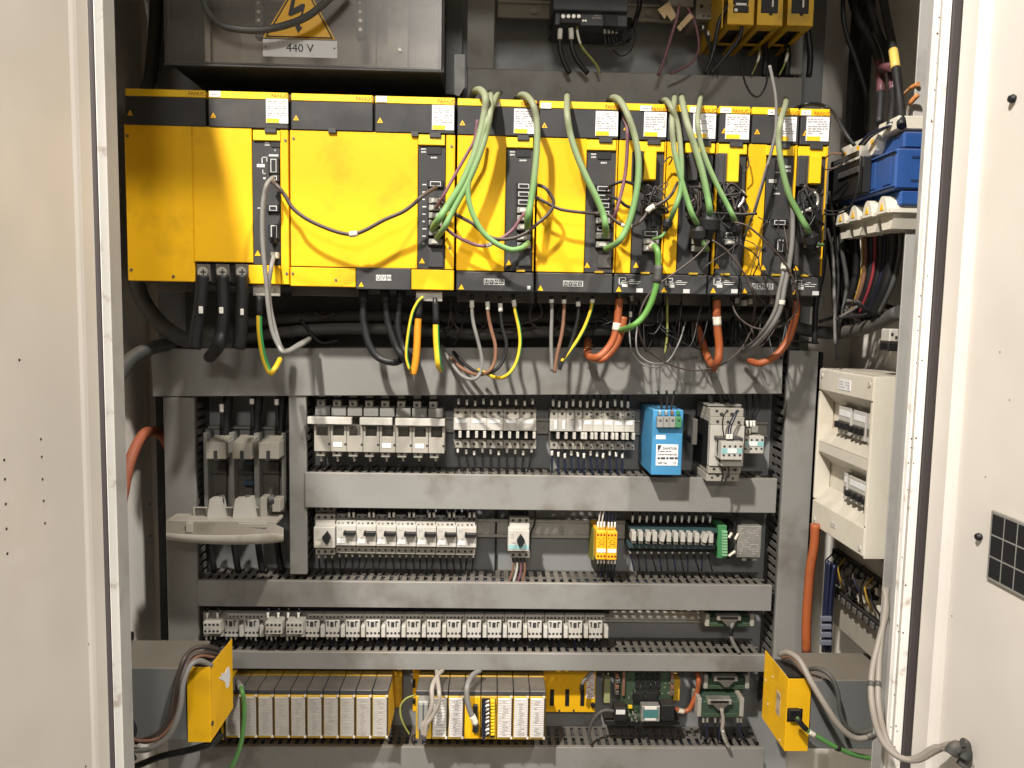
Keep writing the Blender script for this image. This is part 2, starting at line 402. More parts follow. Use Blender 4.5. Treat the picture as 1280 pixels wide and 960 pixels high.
# doors
xd = fx(1172, 1.13)
x2 = P(1207, 480, 1.085).x
dr = part('door', MB().box(x2, x2 + .003, .55, 1.085, ZB, ZT, .0008), doorm, cab, 'right door, overlit by the hall lamps, with vent grille and black stud')
mb = MB().prism([(xd, 1.13), (xd, 1.093), (xd + .006, 1.087), (x2 + .004, 1.085), (x2 + .004, 1.088), (xd + .008, 1.091), (xd + .004, 1.096), (xd + .004, 1.13)], 2, ZB, ZT); part('door_fold', mb, doorm, dr)
mb = MB().box(xd + .004, x2 + .03, 1.128, 1.131, ZB, ZT); part('door_lip', mb, doorm, dr)
for px, py, rr in ((1268, 123.5, .0062), (1226, 671, .0058)):
    p = PX(px, py, x2); part('door_stud', MB().cyl(p, (-1, 0, 0), rr * .8, .003, 12).cyl(p - Vector((.003, 0, 0)), (-1, 0, 0), rr, .004, 12, 0, rr * .7), black, dr)
mb = MB()
for px, py in ((1201, 277), (1214, 297), (1250, 440), (1262, 500), (1232, 596), (1148, 551), (1190, 770), (1172, 868)):
    p = PX(px, py, x2); mb.cyl(p, (-1, 0, 0), .0014, .0004, 6)
part('door_speck', mb, mat('grime', (.28, .22, .16), .8), dr, kind='stuff')
# vent grille in the right door
a, b = PX(1238, 690, x2), PX(1290, 690, x2); z1, z0 = PX(1241, 637, x2).z, PX(1241, 726, x2).z
mb = MB().box(x2 - .0035, x2 + .0005, b.y - .03, a.y, z0, z1, .001); gr = part('vent_grille', mb, grid, dr)
ny, nz = 4, 3; yy0, yy1 = b.y - .027, a.y - .003; zz0, zz1 = z0 + .003, z1 - .003
q = None
for i in range(ny):
    for k in range(nz):
        dy, dz = (yy1 - yy0) / ny, (zz1 - zz0) / nz
        if q is None: q = part('vent_pane', MB().box(x2 - .0037, x2 - .0005, yy0 + .0009, yy0 + dy - .0009, zz0 + .0009, zz0 + dz - .0009, .0004), mat('vent_dark', (.006, .006, .008), .6), gr)
        else: ghost(gr, q, (0, i * dy, k * dz))
part('vent_bar', MB().box(x2 - .0030, x2 - .0028, yy0, yy1, zz0, zz1, 0), zinc, gr)
xl = fx(123, 1.13); x3 = P(101, 480, 1.085).x
dl = part('door', MB().box(x3 - .003, x3, .55, 1.085, ZB, ZT, .0008), doorm, cab, 'left door in softer light, with two columns of small holes')
mb = MB().prism([(xl, 1.13), (xl, 1.100), (xl - .005, 1.092), (xl - .006, 1.090), (x3 + .003, 1.088), (x3, 1.083), (x3 - .004, 1.083), (x3 - .004, 1.13)], 2, ZB, ZT); part('door_fold', mb, doorm, dl)
mb = MB()
for px, py in ((5, 575), (6, 599), (7, 630), (8, 661), (9, 692), (51, 549), (52, 571), (53, 599), (54.5, 626), (56, 654), (24, 450), (111, 805), (107, 958)):
    p = PX(px, py, x3); mb.cyl(p, (1, 0, 0), .0017, .0005, 7)
part('door_hole', mb, black, dl, kind='stuff')

# ------------------------------------------------------------------ slotted wire ducts
DD = YB - YC
def wire_duct(label, a, b, c, d, tilt=0.0, slots=(), vertical=False, Y=YC, bottom=YB):
    """cover a..c, b..d at depth Y; slots: sides that show their fingers"""
    xm, ym = (a + c) / 2, (b + d) / 2
    x0, x1, z1, z0 = P(a, ym, Y).x, P(c, ym, Y).x, P(xm, b, Y).z, P(xm, d, Y).z
    t = thing('wire_duct', label, 'wire duct', ((x0 + x1) / 2, bottom, z0), 'grey slotted wire ducts on the mounting plate')
    part('cover', MB().box(x0, x1, Y, Y + .010, z0, z1, .0012), duct, t)
    part('duct_back', MB().box(x0 + .004, x1 - .004, bottom - .003, bottom - .0005, z0 + .003, z1 - .003), ductdk, t)
    lin = MB()
    g = .0175
    for sd in slots:
        if vertical:
            xx = x1 - .004 if sd == 'right' else x0 + .002
            n = int((z1 - z0 - .01) / g); f = None
            part('side_lip', MB().box(xx, xx + .002, Y + .0105, Y + .022, z0, z1, .0004).box(xx, xx + .002, bottom - .014, bottom - .001, z0, z1, .0004), ductdk, t)
            for k in range(n):
                zz = z0 + .006 + g * k
                if f is None: f = part('finger', MB().box(xx, xx + .002, Y + .0225, bottom - .0145, zz, zz + .0105, .0004), ductdk, t)
                else: ghost(t, f, (0, 0, g * k))
        else:
            zz = z1 - .004 if sd == 'top' else z0 + .002
            n = int((x1 - x0 - .006) / g); f = None
            part('side_lip', MB().box(x0, x1, Y + .0105, Y + .0132, zz, zz + .002, .0004).box(x0, x1, bottom - .006, bottom - .001, zz, zz + .002, .0004).box(x0, x1, Y + .046, Y + .0525, zz - .0027, zz - .0007, .0003), ductdk, t)
            for k in range(n):
                xx = x0 + .004 + g * k
                if f is None: f = part('finger', MB().box(xx, xx + .0100, Y + .0135, bottom - .0063, zz, zz + .002, .0004), ductdk, t)
                else: ghost(t, f, (g * k, 0, 0))
    # wires lying inside the duct
    if slots:
        for k in range(9):
            yy = random.uniform(Y + .02, bottom - .012); m = [(blackc), (bluew)][k % 3 == 1]
            pts = []
            if vertical:
                xx = random.uniform(x0 + .012, x1 - .012)
                for i in range(9): pts.append((xx + random.uniform(-.006, .006), yy + random.uniform(-.008, .008), z0 + (z1 - z0) * i / 8))
            else:
                zz = random.uniform(z0 + .01, z1 - .012) if k > 3 else z1 - .011
                for i in range(15): pts.append((x0 + (x1 - x0) * i / 14, yy + random.uniform(-.008, .008), zz + random.uniform(-.005, .003)))
            lin.tube(pts, .0032, 5, 0 if k % 3 != 1 else 1)
        part('wire_bundle', lin, [blackc, bluew], t, kind='stuff')
    if tilt: t.rotation_euler.y = tilt
    return t
wire_duct('long grey duct cover crossing right under the yellow drives', 190, 434.5, 979, 494, -.0205, (), bottom=YB - .002)
wire_duct('grey horizontal duct under the breakers and light blue box', 381, 594.5, 971, 638, 0, ('top',))
wire_duct('grey horizontal duct under the row of motor starters', 246, 728.5, 965, 761, 0, ('top',))
wire_duct('grey horizontal duct above the yellow module racks', 246, 816.5, 957, 838, 0, ('top',))
wire_duct('lowest grey horizontal duct below the yellow module racks', 250, 934, 955, 975, 0, ('top',))
wire_duct('tall grey vertical duct beside the left cabinet wall', 208, 497, 246, 900, 0, ('right',), True)
wire_duct('short grey vertical duct between fuse switch and fuse holders', 361.5, 494, 383, 718, 0, ('right',), True, Y=YC + .004)
wire_duct('tall grey vertical duct beside the cream breaker box', 975, 438, 1011, 900, 0, ('left',), True)
wire_duct('grey horizontal duct directly above the yellow drives', 584, 91, 1003, 132, 0, ())
wire_duct('short grey vertical duct beside the 440 V box', 584, -30, 618, 86, 0, (), True)
wire_duct('dark slotted vertical duct beside the top right yellow units', 985, 32, 1004, 93, 0, ('right',), True, Y=YC + .02)

# DIN rails
def din_rail(label, a, b, c, d, Y=1.590):
    xm, ym = (a + c) / 2, (b + d) / 2
    x0, x1, z1, z0 = P(a, ym, Y).x, P(c, ym, Y).x, P(xm, b, Y).z, P(xm, d, Y).z; h = z1 - z0
    t = thing('din_rail', label, 'DIN rail', ((x0 + x1) / 2, YB, z0), 'steel mounting rails')
    part('rail_web', MB().box(x0, x1, Y + .006, Y + .0075, z0, z1), railm, t)
    part('rail_flange', MB().box(x0, x1, Y, Y + .0055, z1 - h * .16, z1, .0004), railm, t)
    part('rail_flange', MB().box(x0, x1, Y, Y + .0055, z0, z0 + h * .16, .0004), railm, t)
    return t
r1 = din_rail('steel rail behind the breakers and light blue box', 385, 523, 960, 542)
r2 = din_rail('steel rail behind the motor starters and relays', 392, 649, 905, 672)
r3 = din_rail('steel rail behind the long contactor row', 252, 762, 890, 776)
r4 = din_rail('steel rail at the top behind the dark power supply', 622, 3, 880, 25, 1.57)
for px, t, Y, py in ((678, r1, 1.5955, 531), (703, r2, 1.5955, 662), (667, r4, 1.575, 14), (811, r4, 1.575, 17)):
    part('rail_screw', MB().disc(px, py, Y, 4, .003, 10).disc(px, py, Y - .003, 1.6, .0006, 6), zinc, t)

# ------------------------------------------------------------------ yellow drives
def yt(x): return 110 + .0301 * (x - 156)
def yc(x): return yt(x) + 45.3
def yb(x): return 351 + .031 * (x - 161) if x < 568 else 363.5 + .0155 * (x - 570)
def triangle(mb, px, py, Y, s, mi=0): mb.poly([(px - s, py + s * .85), (px + s, py + s * .85), (px, py - s)], Y - .0005, .0006, mi)
def drive(label, l, r, covers, yellow, face, tab, cat='servo drive', low=None, tags=(), plates=(), extra=None, cover_low=True):
    m = (l + r) / 2
    t = thing('servo_drive', label, cat, (P(m, yb(m), YD).x, YB, P(m, yb(m), YD).z), 'yellow and dark grey drives in one row')
    part('chassis', MB().pb(l + .6, yt(m) + 1, r - .6, yb(m) - 1, YD + .018, .17, .001), darker, t)
    for a, b in covers:                                       # folding cover with its yellow strip
        c = (a + b) / 2
        cv = part('top_cover', MB().pb(a, yt(c) + 9.2, b, yc(c), YD, .017, .0012), dark, t)
        st = MB().pb(a, yt(c), b, yt(c) + 9, YD - .001, .016, .0008); part('strip', st, yeltab, cv)
        tr = MB(); triangle(tr, a + 6, yt(a) + 31, YD, 3.6); triangle(tr, a + 6, yt(a) + 31.6, YD - .0004, 1.1, 1); part('warning_triangle', tr, [signy, ink], cv)
    for q, (a, b, c, d) in enumerate(yellow):
        if b < c: part('yellow_cover', MB().pb(a, b, c, d, YD + .002, .015, .0010), yel, t)
    for a, b, c, d in face: part('face_panel', MB().pb(a, b, c, d, YD + .004, .013, .0008), dark, t)
    for a, b, c, d in tab:
        part('tab', MB().pb(a, b, c, d, YD - .0005, .006, .0010).pb(a + (c - a) * .42, b - 2.4, c - 5, b + 3.5, YD - .004, .008, .0008, 1), [yeltab, darker], t)
    if low:
        a, c = low; x = (a + c) / 2
        lc = part('terminal_cover', MB().pb(a, yb(x) - 24.2, c, yb(x), YD + .001, .02, .0014), dark, t)
        mk = MB(); triangle(mk, a + 6, yb(x) - 5.6, YD + .001, 3.5); part('warning_triangle', mk, signy, lc)
        part('cover_latch', MB().pb(c - 22, yb(x) - 27, c - 11, yb(x) - 24.4, YD - .001, .006), mat('olive_yellow', (.42, .27, .012), .5), lc)
    for a, b, c, d in plates:                                  # rating plates
        pl = part('rating_plate', MB().pb(a, b, c, d, YD - .0012, .0012, 0), labelm, t)
        k = MB(); printlines(k, a + 2, b + 2, c - 2, d - 8, YD - .0012, 7, 0, .45, .7); part('print', k, inkgrey, pl, kind='stuff')
        k = MB().pb(a + .4, d - 6, a + (c - a) * .6, d - .6, YD - .0016, .0006, 0); part('plate_band', k, yeltab, pl)
    for a, b, c, d in tags:
        tg = part('strip_tag', MB().pb(a, b, c, d, YD - .0018, .001, 0), labelm, t)
        k = MB(); printlines(k, a + 3, b + 2.6, c - 3, d - 2.6, YD - .0018, 1, 0, .8, .9); part('print', k, inkgrey, tg, kind='stuff')
    return t
def letter(t, txt, px, py, h, m, Y=YD - .001, wide=1.0, name='lettering'):
    k = MB(); textmb(k, txt, px, py, Y, h, 0, wide); return part(name, k, m, t)
def display(t, a, b, c, d):
    o = part('display', MB().pb(a, b, c, d, YD + .0025, .003, .0006), black, t)
    k = MB(); printlines(k, a - 8, b + 1, a - 2, d - 1, YD + .004, 2, 0, .5, 1); printlines(k, a + 4, d + 2.5, c - 5, d + 5, YD + .004, 1, 0, .8, 1); part('print', k, inkwhite, o, kind='stuff')
def connector(t, a, b, c, d, plug=True, mm=None):
    o = part('connector_socket', MB().pb(a, b, c, d, YD - .001, .006, .0006), black, t)
    if plug: part('plug', MB().pb(a + 1.5, b + 1, c - 1.5, d - 1, YD - .010, .010, .0008).pb(a + 5, b + 2.5, c - 6, d - 2.5, YD - .0112, .0015, .0003, 1), [mm or grid, whitec], o)
    else: part('pin_frame', MB().pb(a + 3, b + 1.6, c - 3, d - 1.6, YD - .0018, .001, .0002).pb(a + 4, b + 2.6, c - 4, d - 2.6, YD - .0022, .0008, .0001, 1), [inkwhite, black], o)
    return o
def fprint(t, rects, Y=YD + .004):
    k = MB()
    for a, b, c, d in rects: k.pb(a, b, c, d, Y - .0004, .0005, 0)
    part('print', k, inkwhite, t, kind='stuff')
def screws(t, pts, Y, r=2.2, m=None, nm='screw'):
    for px, py in pts: part(nm, MB().disc(px, py, Y, r, .0012, 10), m or steeldk, t)

# the big supply at the far end of the row
A = drive('wide yellow supply drive at the shaded end with three heavy black cables', 158, 361,
          [(156.5, 256.5), (260.5, 360)],
          [(157.5, yc(158) + .6, 241.5, 351.5), (241.9, yc(242) + .6, 315.3, 327.5), (350.8, yc(355) + 1, 360.7, 355.5), (310.5, 331.5, 350.5, 355)],
          [(316, yc(333) + 16, 350.4, 331)], [(316, yc(333) + 2, 350.3, yc(333) + 15)], 'power supply',
          plates=[(332.5, 123.5, 360, 154)], tags=[(261.5, 113.7, 275.5, 121)])
letter(A, 'FANUC', 246, 117, 4.2, inkbrown); letter(A, 'FANUC', 350, 119.8, 4.4, inkred)
display(A, 339, 176, 350, 184)
fprint(A, [(327, 196, 328.2, 204), (327, 196, 333.5, 197), (333, 196, 334, 202), (321, 205, 331, 209), (328, 212, 329, 217), (328, 216.4, 332, 217.4), (329, 221.5, 332, 224), (336, 193, 348, 195.5), (322, 259.5, 328, 260.7)])
connector(A, 335, 197, 348.5, 217, False); connector(A, 339, 218, 349, 227, False); connector(A, 333.5, 255.5, 349, 265, False); connector(A, 335.5, 280, 349, 299, False)
part('socket_plug', MB().pb(337, 296, 345, 304, YD - .010, .012, .001).pb(338.5, 315, 347, 323, YD - .008, .012, .001, 1), [black, cream], A)
k = MB(); triangle(k, 322, 316.5, YD + .004, 3.8); part('warning_triangle', k, signy, A)
screws(A, [(159.5, 170), (164.5, 337), (217, 345.5), (356.8, 175.5), (358.5, 342)], YD + .002, 1.7)
part('terminal_block', MB().pb(241, 328.3, 311, 354, YD + .012, .03, .001), black, A)
for k, px in enumerate((254, 278, 302.5)):
    lug = part('terminal_lug', MB().pb(px - 8.5, 330, px + 8.5, 352, YD + .004, .008, .001), steeldk, A)
    part('cross_head_screw', MB().disc(px, 340, YD + .004, 6.2, .004, 16).pb(px - 3.6, 339.2, px + 3.6, 340.8, YD - .0008, .001, 0, 1).pb(px - .8, 336.4, px + .8, 343.6, YD - .0009, .001, 0, 1), [zinc, ink], lug)
part('dust_seam', MB().pb(241.4, 158.5, 242.1, 327, YD + .001, .001, 0), yel, A)
part('ground_bracket', MB().pb(316, 356, 350, 370, YD + .016, .004, .0008), zinc, A)
screws(A, [(324.5, 362.5), (341, 362.5)], YD + .016, 3.2, zinc, 'ground_screw')
part('lower_flange', MB().pb(195, 352, 243, 364, YD + .06, .004), steeldk, A)

FLB = MB().pb(364, 358, 448, 370, YD + .06, .004)
B = drive('wide yellow spindle drive with smudges, between the supply and the first servo', 362.5, 568.5,
          [(364, 466), (469, 568.5)],
          [(363, yc(442) + .5, 522, 334.3), (363, 334.6, 444.4, 358.2), (557, yc(562) + 1, 568, 336.8), (514.3, 337.2, 567.3, 362.3)],
          [(522.6, yc(539) + 15, 556.4, 336.6)], [(522.8, yc(539) + 1.5, 556.2, yc(539) + 14.5)], 'spindle drive',
          plates=[(540, 131.5, 567.5, 162.5)], tags=[(470.5, 120, 483.5, 127.5)])
part('lower_flange', FLB, steeldk, B)
letter(B, 'FANUC', 456, 123.5, 4.6, inkred); letter(B, 'FANUC', 558, 126.6, 4.6, inkred)
display(B, 534.5, 183.5, 551.5, 193)
lc = part('terminal_cover', MB().pb(445, 335, 513.8, 362, YD + .001, .02, .0012), dark, B)
k = MB()
for i, ch in enumerate('UVW'):
    a = 470 + i * 6.6; k.pb(a, 343.5, a + 5.8, 350.8, YD + .0004, .0006, 0, 0); textmb(k, ch, a + 2.9, 347.2, YD + .0004, 4.4, 1)
triangle(k, 451.5, 355.5, YD + .001, 3.2, 2); part('terminal_legend', k, [inkwhite, ink, signy], lc, kind='stuff')
for i, (b, pl) in enumerate(((225, 0), (246, 1), (255, 1), (264.5, 1), (274, 1), (286, 1), (297.5, 1))): connector(B, 534.5, b, 554, b + 9.2, bool(pl))
fprint(B, [(528, 230 + 9.2 * i, 533 - (i % 3), 231.6 + 9.2 * i) for i in range(9)])
k = MB(); triangle(k, 527.5, 326, YD + .004, 3.6); part('warning_triangle', k, signy, B)
part('lower_hatch', MB().pb(535, 310, 554, 334, YD + .001, .004, .001), darker, B)
screws(B, [(367, 173), (366, 342), (420, 350), (564.5, 183), (562, 310)], YD + .002, 1.6)
part('latch', MB().pb(410, yc(415) - 3, 420, yc(415) + 3, YD - .003, .008).pb(514, yc(519) - 2, 523, yc(519) + 4, YD - .003, .008), darker, B)
part('ground_bracket', MB().pb(520, 364, 553, 376.5, YD + .016, .004, .0008), zinc, B)
screws(B, [(529, 369.5), (544.5, 370.5)], YD + .016, 4.4, zinc, 'ground_screw')

def servo(label, l, r, cov, ye, fa, tb, low, plates, tags, brand, disp=None, conns=(), tall=None, tri=None, legend=None, picto=None, seams=()):
    t = drive(label, l, r, [cov], ye, fa, tb, 'servo drive', low, tags, plates)
    if brand: letter(t, 'FANUC', brand[0], brand[1], 4.4, inkred, YD - .0012)
    if disp: display(t, *disp)
    for a, b, c, d, p in conns: connector(t, a, b, c, d, p)
    if tall:
        a, b, c, d = tall
        part('yellow_block', MB().pb(a, b, c, d, YD - .014, .018, .0012), yeltab, t)
        part('side_block', MB().pb(a - 15, b - 1, a - 1, d + 4, YD - .008, .012, .002).pb(a - 12, b + 2, a - 5, d + 1, YD - .011, .004, .001), darker, t)
    if tri:
        k = MB(); triangle(k, tri[0], tri[1], YD + .004, 3.6); part('warning_triangle', k, signy, t)
    if legend:
        a, b, c, d = legend; k = MB().pb(a, b, c, d, YD + .0004, .0006, 0, 0)
        n = 4
        for i in range(n):
            e = a + .6 + i * (c - a - 1) / n; f = e + (c - a - 1) / n - .8
            k.pb(e, b + .8, f, d - .8, YD, .0004, 0, 1)
            textmb(k, 'UVWG'[i], (e + f) / 2, (b + d) / 2, YD, 3.6, 0)
        part('terminal_legend', k, [inkwhite, ink], t, kind='stuff')
    if picto:
        x, y = picto; k = MB(); u = YD + .0006
        for a, b, c, d in ((0, 0, 8, 1), (0, 0, 1, 9), (8, 0, 9, 6), (0, 8, 4, 9), (4, 4, 9, 5), (3, 6, 11, 7), (4, 8, 11, 12), (12, 5, 27, 6), (13, 7.5, 25, 8.5), (14, 3, 20, 4)):
            k.pb(x + a, y + b, x + c, y + d, u, .0006, 0)
        k.pb(x + 22, y + 14, x + 30, y + 19, u, .0006, 0)
        part('pictogram', k, inkwhite, t, kind='stuff')
    for a, b, c, d in seams: part('edge_strip', MB().pb(a, b, c, d, YD - .001, .01, .0005), yel, t)
    part('lower_flange', MB().pb(l + 1, yb(l) + .5, r - 1, yb(r) + 13, YD + .07, .004), steeldk, t)
    screws(t, [(l + 8 + i * 13, yb(l) + 7) for i in range(int((r - l - 8) / 13))], YD + .07, 3, steeldk, 'flange_screw')
    return t
def col(x0, x1, ys, plug): return [(x0, y, x1, y + 9.3, p) for y, p in zip(ys, plug)]
C = servo('first of two wide servo drives, beside the smudged spindle drive', 570.5, 669, (572, 671),
          [(571, yc(600) + .5, 631.6, 338.6)], [(632.2, yc(650) + 15, 666.5, 339)], [(632.4, yc(650) + 1.5, 666.5, yc(650) + 14.5)], (570.6, 667.2),
          [(642.5, 136, 670.5, 167)], [(619, 127.5, 625, 133)], (662, 130.5), (645.5, 187, 663, 196.5),
          col(645, 664.5, (228, 238, 248, 258, 268, 279, 292, 302), (0, 0, 0, 1, 1, 1, 1, 1)), None, (636, 328.5), (605, 348.5, 630.5, 356), None, [(666.8, yc(668) + 1, 668.6, 339)])
part('mark_sheen', MB().pb(659, 357.5, 663, 362, YD + .0004, .0006, 0), inkwhite, C)
part('lower_hatch', MB().pb(648, 311, 665, 333, YD + .001, .004, .001), darker, C)
D = servo('second of two wide servo drives, its yellow face crossed by thin cable shadows', 670.5, 769.5, (674.6, 773),
          [(671.3, yc(700) + .5, 731.8, 340.3)], [(732.3, yc(750) + 15, 768.5, 341)], [(733.5, yc(752) + 1.5, 770.5, yc(752) + 14.5)], (669.5, 765.5),
          [(744.5, 139, 772.5, 170)], [(676, 128.5, 689, 135.5)], (767, 133.5), (747, 190, 764, 199.5),
          col(744, 764.5, (231, 242, 252, 262, 271, 280.5, 290, 301), (0, 0, 0, 0, 1, 0, 1, 1)), None, (734, 331.5), (704, 351, 728.8, 358), None, [(768.8, yc(769) + 1, 770.2, 341)])
part('lower_hatch', MB().pb(747, 313, 764, 335, YD + .001, .004, .001), darker, D)
E = servo('narrow servo drive with a yellow side strip, first beside the two wide ones', 771.5, 828.5, (776.5, 833.5),
          [(771.5, yc(780) + 1, 790.3, 341.5)], [(791, yc(810) + 15, 827.5, 342)], [(794, yc(812) + 2, 831, yc(812) + 14.5)], (767.5, 823),
          [(805, 140, 833, 171)], [(800.5, 132, 815, 138.5)], (824, 136.5), None,
          col(803, 825, (287.5, 297, 305.5), (0, 1, 1)), (805.5, 189, 820.5, 224.5), (795, 331.5), None, (773.5, 346.5), [(829, yc(829) + 1, 830.4, 330)])
F_ = servo('narrow servo drive with a yellow side strip, behind the thickest knot of green cables', 829.5, 890, (835.5, 896),
          [(831.5, yc(840) + 1, 848, 342.5)], [(848.6, yc(868) + 15, 888.5, 343)], [(857, yc(875) + 2, 894, yc(875) + 14.5)], (824.2, 883.5),
          [(866.5, 142, 894.5, 173)], [(862.5, 133.5, 872, 140.5)], (885, 138), None,
          col(864, 886, (289, 297, 306), (0, 1, 1)), None, (832, 360), None, (832, 347.5), [])
part('side_block', MB().pb(861, 190, 873, 226, YD - .008, .012, .002).pb(874, 190, 884, 222, YD - .005, .009, .001), darker, F_)
G = servo('slimmest drive with a tall yellow block, between black faces and thin yellow edges', 891.5, 931, (899.5, 938),
          [], [(896.5, yc(912) + 15, 929.5, 344.2)], [(897, yc(915) + 2, 934, yc(915) + 14.5)], (885.5, 923.4),
          [(907, 143, 936.5, 174)], [(901, 134.5, 914, 141)], (926, 139), None,
          col(904.5, 924, (289, 297.5), (0, 1)), (910, 192, 924, 227.5), (896, 332.5), None, (892, 347.5), [(892.8, yc(895) + 1, 895.4, 343)])
H = servo('servo drive with a yellow panel beside a dark face and two grey cables', 932, 993, (940.5, 998.5),
          [(933, yc(945) + 1, 955.2, 344.5)], [(955.8, yc(975) + 15, 989.5, 345)], [(957.5, yc(975) + 2, 993.5, yc(975) + 14.5)], (925, 987.5),
          [(971, 146, 995.5, 176.5)], [(960, 137, 970, 143.5)], (989, 141), None,
          [(965, 273.5, 985, 282.5, 0), (969, 298, 982, 316, 0)], None, (954, 334.5), (940, 354.5, 966.5, 361.5), None, [(990.6, yc(991) + 1, 993, 345)])
fprint(H, [(969, 215, 975, 216), (961, 224, 971, 228.5), (967.5, 231, 968.6, 235.5), (967.5, 235, 971, 236), (967, 241, 975, 243), (981, 207, 989, 210), (981, 212, 989, 215), (957, 277, 962, 278.2)])
I_ = servo('last narrow drive of the row with a tall yellow block, beside the blue switch', 994, 1031, (1001, 1038),
          [], [(996.5, yc(1010) + 15, 1029.3, 345.6)], [(998, yc(1015) + 2, 1034, yc(1015) + 14.5)], (988.3, 1023),
          [(1008, 146, 1036.5, 176.5)], [(1002, 137.5, 1014, 144)], (1028, 142), None,
          col(1005, 1026, (292, 301), (0, 1)), (1012.5, 195, 1027, 229.5), (995, 335), None, (993.5, 350), [(1030, yc(1030) + 1, 1031.2, 345.6)])

# ------------------------------------------------------------------ row under the long duct
def holes(mb, pts, Y, r=1.9, mi=0):
    for px, py in pts: mb.disc(px, py, Y, r, .0005, 8, mi)
def row_of(n): return ['zero one two three four five six seven eight nine ten eleven twelve thirteen fourteen fifteen sixteen seventeen eighteen nineteen twenty'.split()[n]][0]
def shift(x0, y0, x1, y1, Y): return P(x1, y1, Y) - P(x0, y0, Y)

# fuse switch with its lid hanging open
fs = thing('fuse_switch', 'grey fuse switch disconnector with its lid swung down and open', 'fuse switch', P(305, 625, 1.60))
k = MB().pb(254.5, 537, 357, 640, 1.575, .022, .001); part('base_plate', k, grid, fs)
k = MB().pb(260, 533.5, 357, 536.5, 1.57, .02, .0008); part('top_rim', k, grid, fs)
for a, c in ((254.5, 259.5), (286.5, 292.5), (317.5, 324), (352, 357.5)):
    part('divider', MB().pb(a, 541, c, 640, 1.535, .04, .001), grid, fs)
for i, a in enumerate((257, 290, 323)):
    k = MB().pb(a, 553, a + 25, 574, 1.49, .05, .0012); sh = part('contact_shroud', k, white, fs)
    part('shroud_slot', MB().pb(a + 10, 563.5, a + 14.5, 574.3, 1.4895, .004, 0), ink, sh)
    part('shroud_top', MB().prism([(1.492, P(a, 553.5, 1.49).z), (1.54, P(a, 553.5, 1.49).z), (1.54, P(a, 543, 1.54).z)], 0, P(a + 1, 553, 1.49).x, P(a + 24, 553, 1.49).x), white, sh)
    part('chamber_floor', MB().pb(a + 3, 577, a + 26, 636, 1.565, .008, .001), steeldk, fs)
    part('chamber_strip', MB().pb(a + 2, 591.5, a + 27, 592.7, 1.56, .006, 0), darker, fs)
part('chamber_insert', MB().pb(304, 577, 317, 582, 1.55, .01).pb(304, 601, 317, 607, 1.55, .01), mat('petrol_plastic', (.03, .06, .085), .5), fs)
def loft(rows):
    m = MB(); n = len(rows[0])
    m.add([P(*p) for r in rows for p in r], [(i * n + j, i * n + j + 1, (i + 1) * n + j + 1, (i + 1) * n + j) for i in range(len(rows) - 1) for j in range(n - 1)], 0, True); return m
N_ = 22; xs_ = [207.5 + 147 * i / N_ for i in range(N_ + 1)]
def bow(t): return math.sin(math.pi * min(1, .08 + t * .92)) ** .7
top_ = [(x, 653 + (0 if i < N_ * .9 else (i / N_ - .9) * 70), 1.440 - .012 * bow(i / N_)) for i, x in enumerate(xs_)]
mid_ = [(x, 664 + 5 * bow(i / N_) + (0 if i < N_ * .9 else (i / N_ - .9) * 40), 1.433 - .012 * bow(i / N_)) for i, x in enumerate(xs_)]
low_ = [(x, 668 + 7 * bow(i / N_) + 6 * (i / N_) ** 2, 1.428 - .012 * bow(i / N_)) for i, x in enumerate(xs_)]
bot_ = [(x, 671 + 8 * bow(i / N_) + 5 * (i / N_) ** 2, 1.436 - .010 * bow(i / N_)) for i, x in enumerate(xs_)]
und_ = [(p[0], p[1] + .5, 1.50) for p in bot_]
lidp = part('lid', loft([mid_, low_, bot_, und_]), mat('dusty_lid', (.36, .335, .285), .5, dirt=.6, dcol=(.2, .165, .12), dscale=16, dust=.3), fs, 'dusty bowed lid hanging forward')
part('lid_face', loft([top_, mid_]), mat('lid_shade_plastic', (.22, .195, .16), .55, dirt=.6, dcol=(.11, .09, .06), dscale=14), lidp)
part('lid_block', MB().pb(232, 653.5, 240.5, 666, 1.4225, .012, .001).pb(297, 654, 333, 660, 1.427, .01, .001), mat('dusty_lid', (.36, .335, .285)), lidp)
k = MB().pb(207.5, 651, 345, 655, 1.440, .05, .001)
for i, a in enumerate((241, 276, 312)): k.pb(a, 634, a + 19, 658, 1.475, .004, .0008)
part('lid_inner', k, mat('dusty_lid', (.36, .335, .285)), lidp)
for a, b, tilt in ((262, 280, 5), (294, 318, 5)):
    k = MB().poly([(a, 624), (b - 4, 622), (b + 2, 650), (a - 4, 653)], 1.462, .02); part('fuse_carrier', k, whitec, fs)
part('fuse_carrier', MB().pb(325, 622, 333, 648, 1.47, .03, .001).pb(340, 624, 350, 640, 1.47, .03, .001), white, fs)
for a in (276, 308, 338):
    q = P(a, 624, 1.48); part('fuse_knob', MB().cyl((q.x, 1.475, q.z), (1, .3, 0), .010, .008, 12), darker, fs)
for a in (244, 278, 311):
    part('lid_pocket', MB().pb(a, 635, a + 13, 648, 1.474, .002, .0004), steeldk, fs)
for i, (px, my) in enumerate(((277, 514), (315, 505), (346, 506))):
    cable('power_cable', f'{ORD[i]} black cable entering the fuse switch from above, counted from the left duct', 'cable',
          [(px + 8, 488), (px + 7, 505), (px + 5, 525), (px + 4, 543)], 1.545, 13, black, 'black cables into the fuse switch')
    cable('control_wire', f'{ORD[i]} thin tagged wire dropping into the fuse switch', 'wire', [(px, 488), (px, 505), (px + 1, 536)], 1.53, 4.5, blackc, 'thin wires into the fuse switch', marks=[((my - 488) / 52, (my - 480) / 50, 1.25, whitew, 'marker_sleeve')])
